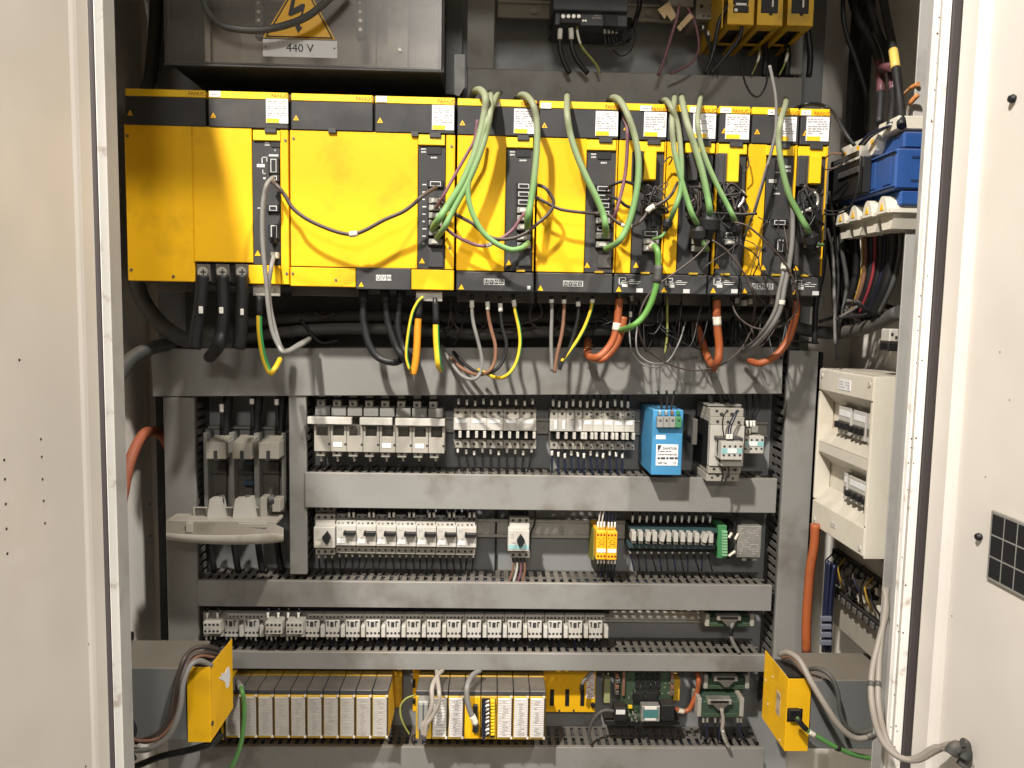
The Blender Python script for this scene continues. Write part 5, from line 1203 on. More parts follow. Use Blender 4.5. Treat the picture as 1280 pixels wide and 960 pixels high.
for i in range(3):
    x = 931 + 28 * i
    cable('cable', f'{ORD[i]} black cable under the yellow top amplifiers, counted from the ivory breaker', 'cable', [(x + 22, 30), (x + 24, 50), (x + 26, 72), (x + 24, 96)], 1.52, 7, black, 'black cables under the yellow top amplifiers')

# ------------------------------------------------------------------ right wall: blue switch, breaker box, terminal board
XS = P(1118, 220, 1.25).x
def ypx(px, py, X): return PX(px, py, X).y
def xb(mb, X, a, b, c, d, dep, bev=.001, mi=0, zz=None):
    """box on a plane X facing the cabinet middle; a is its far, c its near vertical edge (pixels), b and d heights at the near edge"""
    pa, pc = PX(a, (b + d) / 2, X), PX(c, (b + d) / 2, X)
    z1, z0 = zz or (PX(c, b, X).z, PX(c, d, X).z)
    return mb.box(X, X + dep, pc.y, pa.y, z0, z1, bev, mi)
sw = thing('load_switch', 'big blue load switch with ivory cable shrouds on the right cabinet wall', 'switch', (P(1118, 280, 1.25).x + .08, PX(1085, 230, XS).y, PX(1118, 280, XS).z))
zt, zm1, zm0, zbt = PX(1118, 165, XS).z, PX(1118, 186, XS).z, PX(1118, 236, XS).z, PX(1118, 256, XS).z
ya, yb_ = ypx(1050, 220, XS), ypx(1119, 220, XS)
part('body', MB().box(XS, xwr - .002, yb_, ya, zm0, zm1, .003).box(XS + .012, xwr - .002, yb_ + .003, ya - .003, zm1 + .0005, zt, .003).box(XS + .012, xwr - .002, yb_ + .003, ya - .003, zbt, zm0 - .0005, .003), bluesw, sw)
k = MB()
for i in range(4):
    yy = yb_ + (ya - yb_) * (i + .5) / 4
    k.box(XS - .0015, XS, yy - .012, yy + .012, zm0 + .01, zm1 - .01, .0008)
part('pole_cover', k, bluesw, sw, kind='stuff')
for zz in (zm1 - .006, zm0 + .004): part('ledge', MB().box(XS - .004, XS - .0002, yb_ - .001, ya, zz, zz + .0025, .0006), bluesw, sw)
k = MB()
for u in (.2, .6):
    x = XS + (xwr - XS) * u
    for z in (zm1 - .016, zm0 + .012): k.box(x, x + .022, yb_ - .0008, yb_ + .001, z, z + .004, 0)
k.box(XS + .05, XS + .075, yb_ - .0008, yb_ + .001, (zm0 + zm1) / 2 - .004, (zm0 + zm1) / 2 + .003, 0)
part('vent_slot', k, mat('blue_shade', (.01, .03, .09), .5), sw, kind='stuff')
k = MB().box(XS - .018, XS - .002, ypx(1091, 220, XS), ya + .01, PX(1100, 238, XS).z, PX(1100, 192, XS).z, .002); mech = part('mechanism', k, black, sw)
k = MB().box(XS - .022, XS - .0185, ypx(1088, 220, XS), ypx(1062, 220, XS), PX(1092, 214, XS).z, PX(1092, 206, XS).z, .001).box(XS - .022, XS - .0185, ypx(1086, 220, XS), ypx(1052, 220, XS), PX(1086, 196, XS).z, PX(1086, 189, XS).z, .001); part('mechanism_lug', k, darker, mech)
def shroud(y0, y1, z, up, X, h):
    n = 8; pr = []
    ym = (y0 + y1) / 2; hw = (y1 - y0) / 2
    for i in range(n + 1):
        u = -1 + 2 * i / n; pr.append((ym + hw * u, z + up * h * (1 - abs(u) ** 2.2)))
    pr = [(y0, z - up * .006)] + pr + [(y1, z - up * .006)]
    return MB().prism(pr, 0, X, X + .05)
zl = PX(1119, 259, XS).z
for i in range(4):
    y0 = yb_ + (ya - yb_) * i / 4 + .002; y1 = yb_ + (ya - yb_) * (i + 1) / 4 - .002
    s_ = part('lower_shroud', shroud(y0 + .006, y1 - .006, zl, 1, XS - .006, .022), cream, sw)
    ym = (y0 + y1) / 2
    part('warning_mark', MB().prism([(ym - .006, zl - .001), (ym + .006, zl - .001), (ym, zl + .012)], 0, XS - .0068, XS - .0062), signy, s_)
    q = MB()
    zz = zl - .008
    q.prism([(y0, zz), (y1, zz), (ym + .014, zz - .024), (ym - .014, zz - .024)], 0, XS + .004, XS + .055); part('shroud_cup', q, cream, s_)
    z2 = PX(1119, 160, XS).z
    if i > 0:
        s2 = part('upper_shroud', shroud(y0 + .004, y1 - .004, z2, -1, XS - .004, .030), cream, sw)
        part('warning_mark', MB().prism([(ym - .006, z2 - .004), (ym + .006, z2 - .004), (ym, z2 - .016)], 0, XS - .0048, XS - .0042), signy, s2)
part('lower_rail', MB().box(XS - .004, xwr - .004, yb_ - .002, ya, zl - .008, zl - .0005, .001), cream, sw)
part('upper_shroud', MB().box(XS + .002, xwr - .02, yb_ + .006, yb_ + .07, PX(1119, 162, XS).z, PX(1119, 145, XS).z, .002), cream, sw)
# breaker box
XC = P(1086, 585, 1.28).x
yn, yf = 1.28, PX(1019, 560, XC).y
z1, z0 = P(1086, 471, 1.28).z, P(1086, 698, 1.28).z
H = z1 - z0
bx_ = thing('breaker_box', 'cream plastic breaker box with two recessed rows of breakers on the right wall', 'breaker box', (XC + .05, (yn + yf) / 2, z0))
dep = .11
part('housing', MB().box(XC + .031, XC + dep, yn, yf, z0, z1, .003), cream, bx_)
zs = [1, .845, .60, .535, .18, 0]             # rails and openings from top to bottom
zz = [z0 + H * v for v in (1, .86, .545, .475, .17, 0)]
part('front_rail', MB().box(XC, XC + .0305, yn, yf, zz[1], z1, .003), cream, bx_); part('front_rail', MB().box(XC + .003, XC + .0305, yn + .008, yf - .008, zz[3], zz[2], .002), cream, bx_); part('front_rail', MB().box(XC, XC + .0305, yn, yf, z0, zz[4], .003), cream, bx_)
part('side_plate', MB().box(XC - .0004, XC + dep, yn - .003, yn - .0004, z0 - .0004, z1 + .0004, .002), cream, bx_)
part('front_post', MB().box(XC, XC + .0305, yn, yn + .0085, zz[4] + .0004, zz[1] - .0004, .002), cream, bx_); part('front_post', MB().box(XC, XC + .0305, yf - .0085, yf, zz[4] + .0004, zz[1] - .0004, .002), cream, bx_)
for zt_, zb2 in ((zz[1], zz[2]), (zz[3], zz[4])):
    part('ledge', MB().prism([(XC + .003, zb2), (XC + .0305, zb2), (XC + .0305, zb2 + .026)], 1, yn + .009, yf - .009), cream, bx_)
    part('ledge', MB().prism([(XC + .003, zt_), (XC + .0305, zt_), (XC + .0305, zt_ - .022)], 1, yn + .009, yf - .009), cream, bx_)
L_ = yf - yn
def mini(y0, y1, zc, h, n_, tg, label=None):
    q = part('mini_breaker', MB().box(XC + .016, XC + .031, y0, y1, zc - h / 2, zc + h / 2, .001), whitec, bx_)
    w_ = (y1 - y0) / n_
    for i in range(n_):
        if tg: part('toggle', MB().box(XC + .006, XC + .0155, y0 + w_ * (i + .25), y0 + w_ * (i + .75), zc - h * .30, zc - h * .06, .001), black, q)
    part('toggle_slot', MB().box(XC + .0155, XC + .0165, y0 + .002, y1 - .002, zc - h * .30, zc - h * .02, 0), mat('slot_shade', (.12, .11, .10), .6), q)
    part('tag', MB().box(XC + .0152, XC + .0162, y0 + w_ * .2, y1 - w_ * .3, zc + h * .15, zc + h * .36, 0), labelm, q)
zc = (zz[1] + zz[2]) / 2 + .001
mini(yf - L_ * .50, yf - L_ * .27, zc, H * .165, 3, True); mini(yf - L_ * .76, yf - L_ * .54, zc - .001, H * .165, 3, True); mini(yf - L_ * .93, yf - L_ * .78, zc - .001, H * .165, 1, False)
zc = (zz[3] + zz[4]) / 2
mini(yf - L_ * .92, yf - L_ * .53, zc, H * .15, 4, True); mini(yf - L_ * .50, yf - L_ * .44, zc, H * .16, 1, False)
part('label', MB().box(XC - .0008, XC, yf - L_ * .62, yf - L_ * .40, z1 - H * .105, z1 - H * .045, 0), labelm, bx_)
k = MB()
for i in range(5):
    for j in range(3):
        if random.random() < .8: k.box(XC - .0012, XC - .0008, yf - L_ * (.42 + .038 * i) - .005, yf - L_ * (.42 + .038 * i), z1 - H * (.055 + .015 * j) - .0022, z1 - H * (.055 + .015 * j), 0)
part('print', k, inkgrey, bx_, kind='stuff')
part('emblem', MB().box(XC - .001, XC, yf - L_ * .50, yf - L_ * .40, z0 + H * .065, z0 + H * .095, .0004), whitec, bx_)
k = MB()
for yy in (yn + .014, yf - .014):
    for z in (z1 - .014, z0 + .014): k.cyl((XC, yy, z), (-1, 0, 0), .0045, .002, 10)
part('cover_screw', k, whitec, bx_, kind='stuff')
# terminal board below it
XT = xwr - .05
def bt(px, py): return PX(px, py, XT)
tb = thing('wall_terminal_board', 'pale board with dark terminal rows under the cream breaker box', 'terminal board', (XT, PX(1080, 790, XT).y, PX(1104, 800, XT).z))
yA, yN = PX(1040, 760, XT).y, PX(1112, 760, XT).y
zT, zB_ = PX(1080, 700, XT).z, PX(1080, 800, XT).z
part('board', MB().box(XT, XT + .003, yN - .05, yA, zB_ - .02, zT + .02), mat('dusty_board', (.33, .30, .25), .6, dirt=.5, dscale=14), tb)
Lb = yA - yN; Hb = zT - zB_
for f in (.86, .34):
    rw = part('terminal_row', MB().box(XT - .012, XT - .0003, yN - .02, yA - .01, zB_ + Hb * f - .008, zB_ + Hb * f + .010, .001), black, tb)
    s0 = None
    for i in range(9):
        if s0 is None: s0 = part('terminal', MB().box(XT - .016, XT - .0122, yN, yN + Lb * .06, zB_ + Hb * f - .005, zB_ + Hb * f + .006, .0008), steeldk, rw)
        else: ghost(rw, s0, (0, Lb * .105 * i, 0))
for i in range(16):
    y = yN + Lb * random.uniform(-.05, .95); z = zB_ + Hb * random.uniform(.45, .95); m = (black, steeldk, blackc, cream)[i % 4]
    part('relay', MB().box(XT - .014, XT - .0004, y, y + random.uniform(.006, .016), z, z + random.uniform(.006, .018), .001), m, tb)
for i in range(9):
    y = yN + Lb * (.05 + .1 * i); z = zB_ + Hb * .8
    q = MB().tube([(XT - .016, y, z + .02), (XT - .03, y + random.uniform(-.01, .01), z), (XT - .026, y + random.uniform(-.02, .02), z - .02), (XT - .014, y + random.uniform(-.02, .02), z - .045)], .0018, 5)
    solo('wire', q, (blackc, mat('ochre_wire', (.40, .24, .03)), blackc, bluew, blackc)[i % 5], f'{ORD[i]} short wire on the wall terminal board, counted away from the door', 'wire', 'short wires on the wall terminal board')
for i in range(5):
    cable('wire', f'{ORD[i]} blue wire of the strapped bundle beside the wall terminal board', 'wire', [(1034 + 3 * i, 700 + 2 * i), (1032 + 2.4 * i, 735), (1030 + 2.2 * i, 770), (1029 + 2 * i, 815)], 1.47 - .006 * (i % 2), 5, bluew, 'blue wires in a strapped bundle', n=6)
k = MB()
for y in (771, 781, 791, 801): k.pb(1026, y, 1040, y + 6, 1.452, .006, .001)
solo('strap', k, mat('pale_strap', (.13, .14, .17), .5), 'pale spiral strap round the blue wire bundle', 'strap')
cable('hose', 'orange hose running down from under the cream breaker box', 'hose', [(1019, 655), (1018, 680), (1013, 710), (1010, 745), (1008, 780), (1008, 815)], 1.46, 12, orangec)
cable('hose', 'rust red hose arching from the left wall behind the tall duct', 'hose', [(140, 760, 1.36), (144, 700, 1.40), (148, 655, 1.43), (154, 616, 1.455), (163, 575, 1.48), (178, 544, 1.53), (193, 539, 1.56), (204, 546, 1.585), (214, 566, 1.592)], 1.52, 13, rustc)
# door wiring: two beige grey hoses to the black clip
for i, off in enumerate((0, 8)):
    cable('hose', ('outer', 'inner')[i] + ' beige grey hose swinging from the frame to the door clip', 'hose', [(1106 + off * .3, 735, 1.22), (1108 - off * .2, 765, 1.2), (1099 + off * .3, 800, 1.18), (1090 + off, 840, 1.16), (1090 + off, 880, 1.13), (1100 + off * .8, 920, 1.11), (1120 + off * .4, 944 + off * .2, 1.09), (1145, 950 - off * .2, 1.07), (1170, 938 - off * .4, 1.05), (1190, 931 + off, 1.03), (1212, 948 + off, 1.01), (1228, 975 + off, 1.0)], 1.1, 8.5, beigec, 'beige grey hoses to the door', marks=[(.30, .315, 1.15, greydkc, 'tie_wrap')])
cl = thing('hose_clip', 'dark grey hose clip screwed to the right door', 'clip', P(1205, 950, 1.03))
part('strap', MB().tube(spline([(1188, 942), (1194, 934), (1203, 938), (1208, 948), (1203, 958)], 1.012), .009, 8), greydkc, cl)
part('knob', MB().tube(spline([(1204, 948), (1208, 940), (1207, 930), (1203, 928)], 1.005), .0065, 8), greydkc, cl)
solo('cable_tie', MB().tube(spline([(1234, 960), (1236, 948), (1243, 945), (1248, 952), (1250, 965)], .99), .0022, 6), whitec, 'white cable tie loop on the right door beside the hose clip', 'cable tie')
# device high on the right wall
sk = thing('wall_socket', 'small black and white plug on the right wall above the breaker box', 'plug', P(1118, 440, 1.30))
part('body', MB().pb(1110, 428, 1124, 439, 1.30, .03, .002), black, sk); part('face', MB().pb(1112, 411, 1124, 427.5, 1.298, .03, .002), whitec, sk)
k = MB().pb(1114, 416, 1117, 420, 1.2975, .001, 0).pb(1119, 420, 1122, 424, 1.2975, .001, 0); part('face_mark', k, ink, sk)

# ------------------------------------------------------------------ cables in front of the drives
def z2(x0, y0, s, pts): return [(x0 + p[0] / s, y0 + p[1] / s) + tuple(p[2:]) for p in pts]
GC = 'green cables looping down over the drives'
T0 = 1.47                                     # where the loops leave the duct behind the drive tops
G = [('thickest green cable of the trio above the first wide servo drive', [(589, 122, T0), (594, 114, 1.43), (601, 113, 1.38), (607, 122), (606, 140), (600, 168), (591, 198), (577, 230), (560, 257), (548, 275), (541, 286, 1.39)], 9),
     ('second green cable of the trio, ending lowest on the spindle drive plugs', [(612, 116, T0), (614, 122, 1.39), (613, 140), (607, 170), (597, 200), (583, 232), (567, 262), (555, 285), (546, 297, 1.39)], 7.5),
     ('green cable making a wide low loop across the first wide servo drive', [(625, 116, T0), (620, 122, 1.39), (611, 145), (603, 172), (594, 198), (587, 222), (585, 243), (590, 265), (602, 288), (618, 303), (638, 312), (652, 310), (660, 304, 1.385)], 7),
     ('green cable dropping steeply over the white plate of the first wide servo drive', [(645, 124, T0), (651, 119, 1.42), (658, 120, 1.38), (666, 130), (671, 150), (671, 185), (668, 220), (664, 250), (660, 272), (659, 286, 1.385)], 8),
     ('green cable slanting over the yellow face of the second wide servo drive', [(709, 118, T0), (709, 124, 1.39), (709, 142), (713, 168), (721, 194), (733, 222), (746, 248), (754, 268), (757, 283), (757, 294, 1.385)], 8),
     ('green cable bulging past the first narrow drive back to its wide neighbour', [(761, 126, T0), (767, 122, 1.41), (775, 126, 1.37), (784, 142), (793, 168), (798, 198), (797, 230), (791, 262), (783, 286), (772, 303), (757, 311, 1.385)], 8),
     ('green cable ending in a black boot low on the first narrow drive', [(826, 127, T0), (832, 125, 1.40), (838, 132), (846, 151), (850, 178), (852, 212), (850, 240), (843, 262), (836, 279, 1.375)], 6.5),
     ('second green cable behind it swinging across to the middle black boot', [(843, 120, T0), (843, 126, 1.39), (840, 151), (842, 182), (847, 207), (853, 230), (859, 250), (866, 270), (874, 284, 1.37)], 7),
     ('green cable in the thick knot ending in the largest black boot', [(852, 120, T0), (853, 127, 1.39), (859, 154), (869, 185), (878, 216), (884, 244), (887, 262), (887, 272, 1.37)], 8),
     ('green cable bending over the white plate to the slimmest drive', [(877, 120, T0), (875, 127, 1.39), (872, 150), (875, 175), (883, 201), (896, 231), (909, 256), (916, 270), (920, 280, 1.37)], 6.5),
     ('lone green cable ending in a boot on the last narrow drive', [(982, 124, T0), (982, 131, 1.39), (976, 151), (973, 176), (977, 206), (986, 242), (998, 266), (1008, 284), (1014, 296, 1.375)], 7.5)]
for lb, pts, wd in G:
    o = cable('encoder_cable', lb, 'cable', pts, 1.345, wd, greenc, GC, n=10, sub=8)
def boot(px, py, Y, r, tilt=0.0, parent_label='black rubber boot'):
    c = P(px, py, Y)
    return MB().cyl(c, (tilt, .25, -1), r * 1.05 * Y / F, r * 1.0 * Y / F, 12).cyl(c + Vector((tilt, .25, -1)).normalized() * r * 1.02 * Y / F, (tilt, .25, -1), r * .8 * Y / F, r * 1.1 * Y / F, 12, 0, r * .45 * Y / F).cyl(c, (-tilt, -.25, 1), r * .85 * Y / F, r * .5 * Y / F, 12, 0, r * .6 * Y / F)
for px, py, r, tl, lb in ((835, 277, 6, -.3, 'small black rubber boot on the first narrow drive'), (873, 287, 9.5, .1, 'black rubber boot left in the cluster over the narrow drives'), (887, 273, 12, 0, 'largest black rubber boot in the cluster over the narrow drives'), (920, 281, 7, .2, 'black rubber boot beside the slimmest drive plug'), (1013, 295, 9, .3, 'black rubber boot over the plug of the last narrow drive')):
    solo('rubber_boot', boot(px, py, 1.362, r, tl), blackc, lb, 'boot', 'black rubber boots on green cables')
cable('encoder_cable', 'short green lead from boot to plug on the first narrow drive', 'cable', [(833, 284), (830, 292), (824, 297), (816, 299, 1.39)], 1.365, 4, greenc, 'short green leads under the boots')
cable('encoder_cable', 'short green lead under the boots beside the narrow drive plugs', 'cable', [(876, 298), (880, 306), (884, 312, 1.39)], 1.365, 7, greenc, 'short green leads under the boots')
cable('encoder_cable', 'short green lead on the last narrow drive plug', 'cable', [(1016, 304), (1022, 306), (1029, 306, 1.38)], 1.365, 4, greenc, 'short green leads under the boots')
cable('encoder_cable', 'long green cable running from the first narrow drive down behind the orange cable', 'cable', [(814, 309, 1.385), (818, 308, 1.37), (822, 315), (823, 328), (822, 345), (819, 362), (812, 382), (803, 397), (790, 408), (775, 413, 1.43)], 1.36, 8, mat('green_jacket_low', (.085, .22, .04), .5, dirt=.3), marks=[(0, .10, 1.1, cream, 'elbow'), (.36, .50, 1.25, greydkc, 'sleeve')])
PC = 'mauve signal cables over the drives'
cable('signal_cable', 'mauve cable slanting down beside the green trio to the spindle drive', 'cable', [(597, 150), (593, 175), (584, 192), (568, 220), (553, 247), (545, 260, 1.39)], 1.365, 4, purple, PC)
cable('signal_cable', 'mauve cable hanging over the first narrow drive top', 'cable', [(780, 148, 1.385), (784, 160), (784, 185), (782, 214), (777, 240), (770, 265), (765, 279, 1.38)], 1.36, 4.5, purple, PC)
cable('signal_cable', 'mauve cable sagging between spindle drive and first wide servo drive', 'cable', [(552, 283, 1.385), (558, 286), (568, 294), (584, 302), (599, 307), (612, 306), (630, 296), (642, 286), (650, 274), (656, 266, 1.385)], 1.365, 4.5, purple, PC, marks=[(.52, .57, 1.2, whitew, 'marker_sleeve')])
BC = 'dark wires strung between the drives'
cable('signal_cable', 'dark twisted cable sagging across the wide smudged drive with a clear tie', 'cable', [(338, 226, 1.385), (345, 231), (356, 244), (366, 260), (384, 274), (410, 286), (430, 292), (443, 292.5), (458, 287), (480, 275), (503, 265), (517, 255), (528, 245), (545, 234, 1.385)], 1.355, 5, browndk, BC, marks=[(.5, .56, 1.5, mat('clear_tie', (.62, .58, .46), .3), 'cable_tie')])
cable('signal_cable', 'dark cable sagging across the first wide servo drive', 'cable', [(548, 250, 1.385), (567, 266), (577, 272), (590, 279), (599, 287), (612, 296), (624, 299), (640, 298), (656, 292), (670, 281), (682, 271), (690, 261), (692, 252), (688, 243), (680, 234), (664, 229, 1.385)], 1.36, 4.5, browndk, BC)
cable('signal_cable', 'dark cable crossing the second wide servo drive', 'cable', [(664, 243, 1.385), (671, 247), (690, 257), (702, 262), (722, 265), (745, 267), (760, 269), (769, 276), (780, 282), (794, 281), (804, 273), (812, 261), (824, 255), (838, 245), (847, 228, 1.385)], 1.36, 4, browndk, BC, marks=[(.55, .62, 1.3, cream, 'connector_end'), (.76, .82, 1.8, cream, 'connector_end')])
cable('signal_cable', 'black arch from the second wide servo drive to its narrow neighbour', 'cable', [(758, 237, 1.385), (768, 230), (780, 227), (793, 231), (803, 240, 1.385)], 1.365, 4, blackc, BC)
cable('signal_cable', 'short black wire end poking out over the first narrow drive strip', 'cable', [(758, 244, 1.385), (772, 249), (782, 257), (791, 260)], 1.365, 4, blackc, BC)
cable('signal_cable', 'black wire angling down the yellow panel beside the two grey cables', 'cable', [(966, 182, 1.385), (958, 214), (951, 240), (942, 267), (931, 296), (926, 330, 1.385)], 1.365, 2.6, blackc, BC)
cable('signal_cable', 'stiff black tie end sticking out across the yellow panel', 'cable', [(888, 266), (905, 267), (925, 268), (946, 267)], 1.355, 3.6, blackc, BC)
cable('signal_cable', 'long dark wire arcing from the boots down over two grey cables and back', 'cable', [(918, 278), (933, 282), (950, 295), (972, 317), (984, 334), (992, 350), (997, 370, 1.35), (996, 385, 1.36), (990, 397, 1.37), (975, 408, 1.38), (955, 412, 1.39), (935, 406, 1.40), (920, 392, 1.41), (914, 374, 1.43)], 1.345, 2.6, browndk, BC)
cable('signal_cable', 'dark wire from the boots running down behind the drive covers', 'cable', [(890, 300), (908, 313), (924, 333), (935, 350), (941, 366), (944, 380, 1.40), (940, 405, 1.44)], 1.355, 2.6, browndk, BC)
cable('signal_cable', 'long grey wire from the boots sweeping low across the grey duct', 'cable', [(887, 301), (873, 318), (853, 334), (835, 347), (820, 358), (807, 374), (799, 395), (799, 415, 1.38), (808, 436, 1.40), (826, 450, 1.42), (850, 460, 1.44), (876, 463, 1.45), (902, 456, 1.45), (925, 438, 1.45), (940, 412, 1.45), (955, 388, 1.45), (962, 374, 1.45)], 1.36, 2.4, browndk, BC)
for i, pts in enumerate(([(787, 398, 1.45), (787, 420), (790, 440), (803, 455), (822, 459), (838, 448), (849, 428), (856, 405, 1.46)], [(797, 405, 1.45), (795, 425), (798, 442), (812, 453), (830, 454), (840, 445), (850, 425), (857, 402, 1.46)])):
    cable('signal_cable', ('outer', 'inner')[i] + ' pale thin wire loop hanging over the grey duct below the narrow drives', 'cable', pts, 1.44 - .008 * i, 2, greyc, 'pale thin loops')
for i, (pts, wd) in enumerate((([(986, 235, 1.385), (990, 256), (991, 275), (990, 305), (986, 335), (981, 358), (975, 388), (962, 412, 1.37), (946, 430, 1.42), (929, 440, 1.48)], 6), ([(980, 330, 1.385), (979, 342), (974, 365), (969, 388), (957, 410, 1.38), (942, 428, 1.43), (926, 438, 1.48)], 5.5))):
    cable('signal_cable', ('longer', 'shorter')[i] + ' grey cable running down over the drive with the yellow panel', 'cable', pts, 1.355 + .008 * i, wd, greyc, 'grey cables over the last drives', marks=[(.0, .12, 1.4, cream, 'connector_end')] if i else [(.62, .64, 1.3, cream, 'cable_tie')])
for i, pts in enumerate(([(341, 222, 1.385), (334, 230), (330, 245), (328, 265), (328, 295), (330, 325), (333, 355), (335, 380), (340, 412), (348, 432), (356, 441), (372, 434, 1.42), (388, 424, 1.48)], [(342, 320, 1.385), (339, 335), (336, 358), (338, 385), (344, 412), (351, 434), (358, 439, 1.38), (374, 430, 1.44), (388, 422, 1.49)])):
    cable('signal_cable', ('long', 'short')[i] + ' grey cable hanging beside the three heavy lugs', 'cable', pts, 1.36 + .006 * i, 5.5, greyc, 'grey cables at the supply drive')
for i, pts in enumerate(([(1013, 255), (1016, 262), (1008, 263), (1001, 267)], [(1018, 240), (1022, 247), (1021, 256), (1011, 262)], [(923, 237), (930, 243), (928, 252), (922, 260)])):
    cable('connector_end', ('silvery stub lying beside the lone green cable', 'silvery stub standing above the last narrow drive plug', 'silvery stub beside the black block of the slimmest drive')[i], 'connector', pts, 1.375, 4.5, zinc, 'silvery connector stubs')
for i, pts in enumerate(([(836, 206, 1.39), (840, 199), (838, 196), (832, 200), (827, 208)], [(935, 196, 1.39), (936, 206), (933, 212), (929, 216)])):
    cable('wire', ('tiny black wire eye on the first narrow drive', 'tiny black wire eye on the slimmest drive')[i], 'wire', pts, 1.38, 1.8, blackc, 'tiny wire eyes')
def junk(px0, py0, px1, py1, n, lab, Y=1.375):
    mb = MB()
    for i in range(n):
        pts = [(random.uniform(px0, px1), random.uniform(py0, py1)) for _ in range(4)]
        mb.tube(spline(pts, Y + random.uniform(-.012, .006), 4), random.uniform(.0012, .0024), 5, i % 3)
    return solo('wire_tangle', mb, [black, browndk, blackc], lab, 'wires', 'tangles of short leads')
junk(800, 228, 835, 270, 13, 'tangle of black leads over the first narrow drive'); junk(855, 228, 892, 275, 13, 'tangle of dark leads behind the boot cluster')
junk(898, 225, 934, 270, 13, 'tangle of black leads on the slimmest drive'); junk(996, 232, 1030, 285, 10, 'tangle of black leads on the last narrow drive')
for a, b, c, d, lb in ((806, 232, 822, 284, 'E'), (861, 232, 884, 284, 'F'), (903, 232, 926, 284, 'G'), (1002, 235, 1026, 286, 'I')):
    tgt = {'E': E, 'F': F_, 'G': bpy.data.objects['servo_drive.006'], 'I': I_}[lb]
    part('lead_guard', MB().pb(a, b, c - 8, d - 10, YD - .007, .011, .0015), darker, tgt)
    part('guard_slot', MB().pb(c - 7, b, c, d, YD + .002, .003, .0004), black, tgt)

mb = MB()
for i in range(22):
    x = random.uniform(765, 1000); y = random.uniform(368, 384); x2 = x + random.uniform(-70, 60)
    pts = [(x, y, 1.46), (x + random.uniform(-8, 8), y + random.uniform(14, 30), 1.45), ((x + x2) / 2, random.uniform(400, 458), 1.44), (x2, random.uniform(395, 440), 1.48)]
    mb.tube(spline(pts, 1.45, 7), random.uniform(.0009, .0017), 5, i % 4)
solo('wire_tangle', mb, [blackc, browndk, blackc, greydkc], 'thin dark wires hanging in loops under the narrow drives', 'wires', 'tangles of short leads')
mb = MB()
for i in range(16):
    x = random.uniform(560, 760); y = random.uniform(370, 384); x2 = x + random.uniform(-60, 60)
    pts = [(x, y, 1.48), (x + random.uniform(-8, 8), y + random.uniform(14, 30), 1.49), ((x + x2) / 2, random.uniform(395, 430), 1.50), (x2, random.uniform(390, 436), 1.53)]
    mb.tube(spline(pts, 1.45, 7), random.uniform(.0012, .0024), 5, i % 3)
solo('wire_tangle', mb, [blackc, browndk, blackc], 'thin dark wires behind the motor wires of the two wide drives', 'wires', 'tangles of short leads')
mb = MB()
for i in range(9):
    x = random.uniform(850, 985); y = random.uniform(250, 300)
    pts = [(x, y, 1.38), (x + random.uniform(-20, 30), y + random.uniform(10, 40), 1.36), (x + random.uniform(-20, 50), y + random.uniform(40, 80), 1.36), (x + random.uniform(-10, 50), y + random.uniform(80, 115), 1.39)]
    mb.tube(spline(pts, 1.36, 7), random.uniform(.0008, .0013), 5, i % 3)
solo('wire_tangle', mb, [blackc, browndk, blackc], 'hair thin dark wires wandering over the narrow drive fronts', 'wires', 'tangles of short leads')

# ------------------------------------------------------------------ power cables under the drives
HV = 'heavy black cables from the lugs'
for i, (x, pts) in enumerate(((254, [(253, 344), (252, 362), (250, 385), (246, 412), (243, 436)]), (278, [(278, 344), (279, 365), (279, 390), (277, 415), (272, 434), (262, 446, 1.48)]), (302, [(302, 344), (303, 365), (302, 390), (301, 415), (298, 436)]))):
    cable('power_cable', f'{ORD[i]} heavy black cable under the lugs of the supply drive, counted from the cabinet wall', 'cable', pts, 1.392, 15.5, black, HV, n=12)
    solo('marker_plate', MB().pb((248, 273.5, 300)[i], (383, 384, 386)[i], (253, 278.5, 304)[i], (392, 392, 394)[i], 1.378, .004, .0008), whitew, f'{ORD[i]} white marker on the heavy black cables, counted from the cabinet wall', 'marker', 'white markers on the heavy cables')
for i, (pts, mk) in enumerate((([(455, 362), (454, 385), (456, 410), (462, 432), (473, 447), (492, 453), (506, 448, 1.5)], .18), ([(481, 362), (483, 388), (487, 410), (495, 432), (505, 448), (516, 456, 1.49)], .2), ([(502, 362), (499, 388), (498, 410), (503, 432), (512, 446), (520, 452, 1.5)], .2))):
    cable('power_cable', f'{ORD[i]} black cable under the U V W cover of the smudged drive', 'cable', pts, 1.44, 9, blackc, 'black cables under the U V W cover', n=10, marks=[(0, .12, 1.25, black, 'sleeve'), (mk - .02, mk + .06, .8, whitew, 'marker_sleeve')])
cable('ground_wire', 'thin yellow green wire from the first ground bracket screw', 'wire', [(529, 371), (522, 378), (515, 393), (510, 420), (508, 445), (512, 462)], 1.405, 4, [yelw, greenw], 'yellow green ground wires', two=True)
cable('ground_wire', 'thick amber cable hanging under the ground bracket', 'cable', [(524, 372), (523, 390), (522, 410), (521, 435), (519, 455), (516, 468)], 1.415, 9, orangey, n=10, marks=[(0, .28, 1.1, blackc, 'sleeve')])
cable('ground_wire', 'thick yellow green cable beside the amber cable', 'wire', [(544, 372), (545, 395), (545, 415), (546, 435), (548, 455), (551, 462, 1.45)], 1.42, 8, [yelw, greenw], 'yellow green ground wires', n=10, two=True, marks=[(0, .3, 1.1, blackc, 'sleeve')])
cable('ground_wire', 'yellow green cable looping under the supply drive lugs', 'wire', [(325, 370), (324, 395), (325, 420), (330, 448), (338, 466), (344, 460), (350, 449, 1.44)], 1.40, 7, [yelw, greenw], 'yellow green ground wires', n=8, two=True, marks=[(0, .16, 1.2, blackc, 'sleeve')])
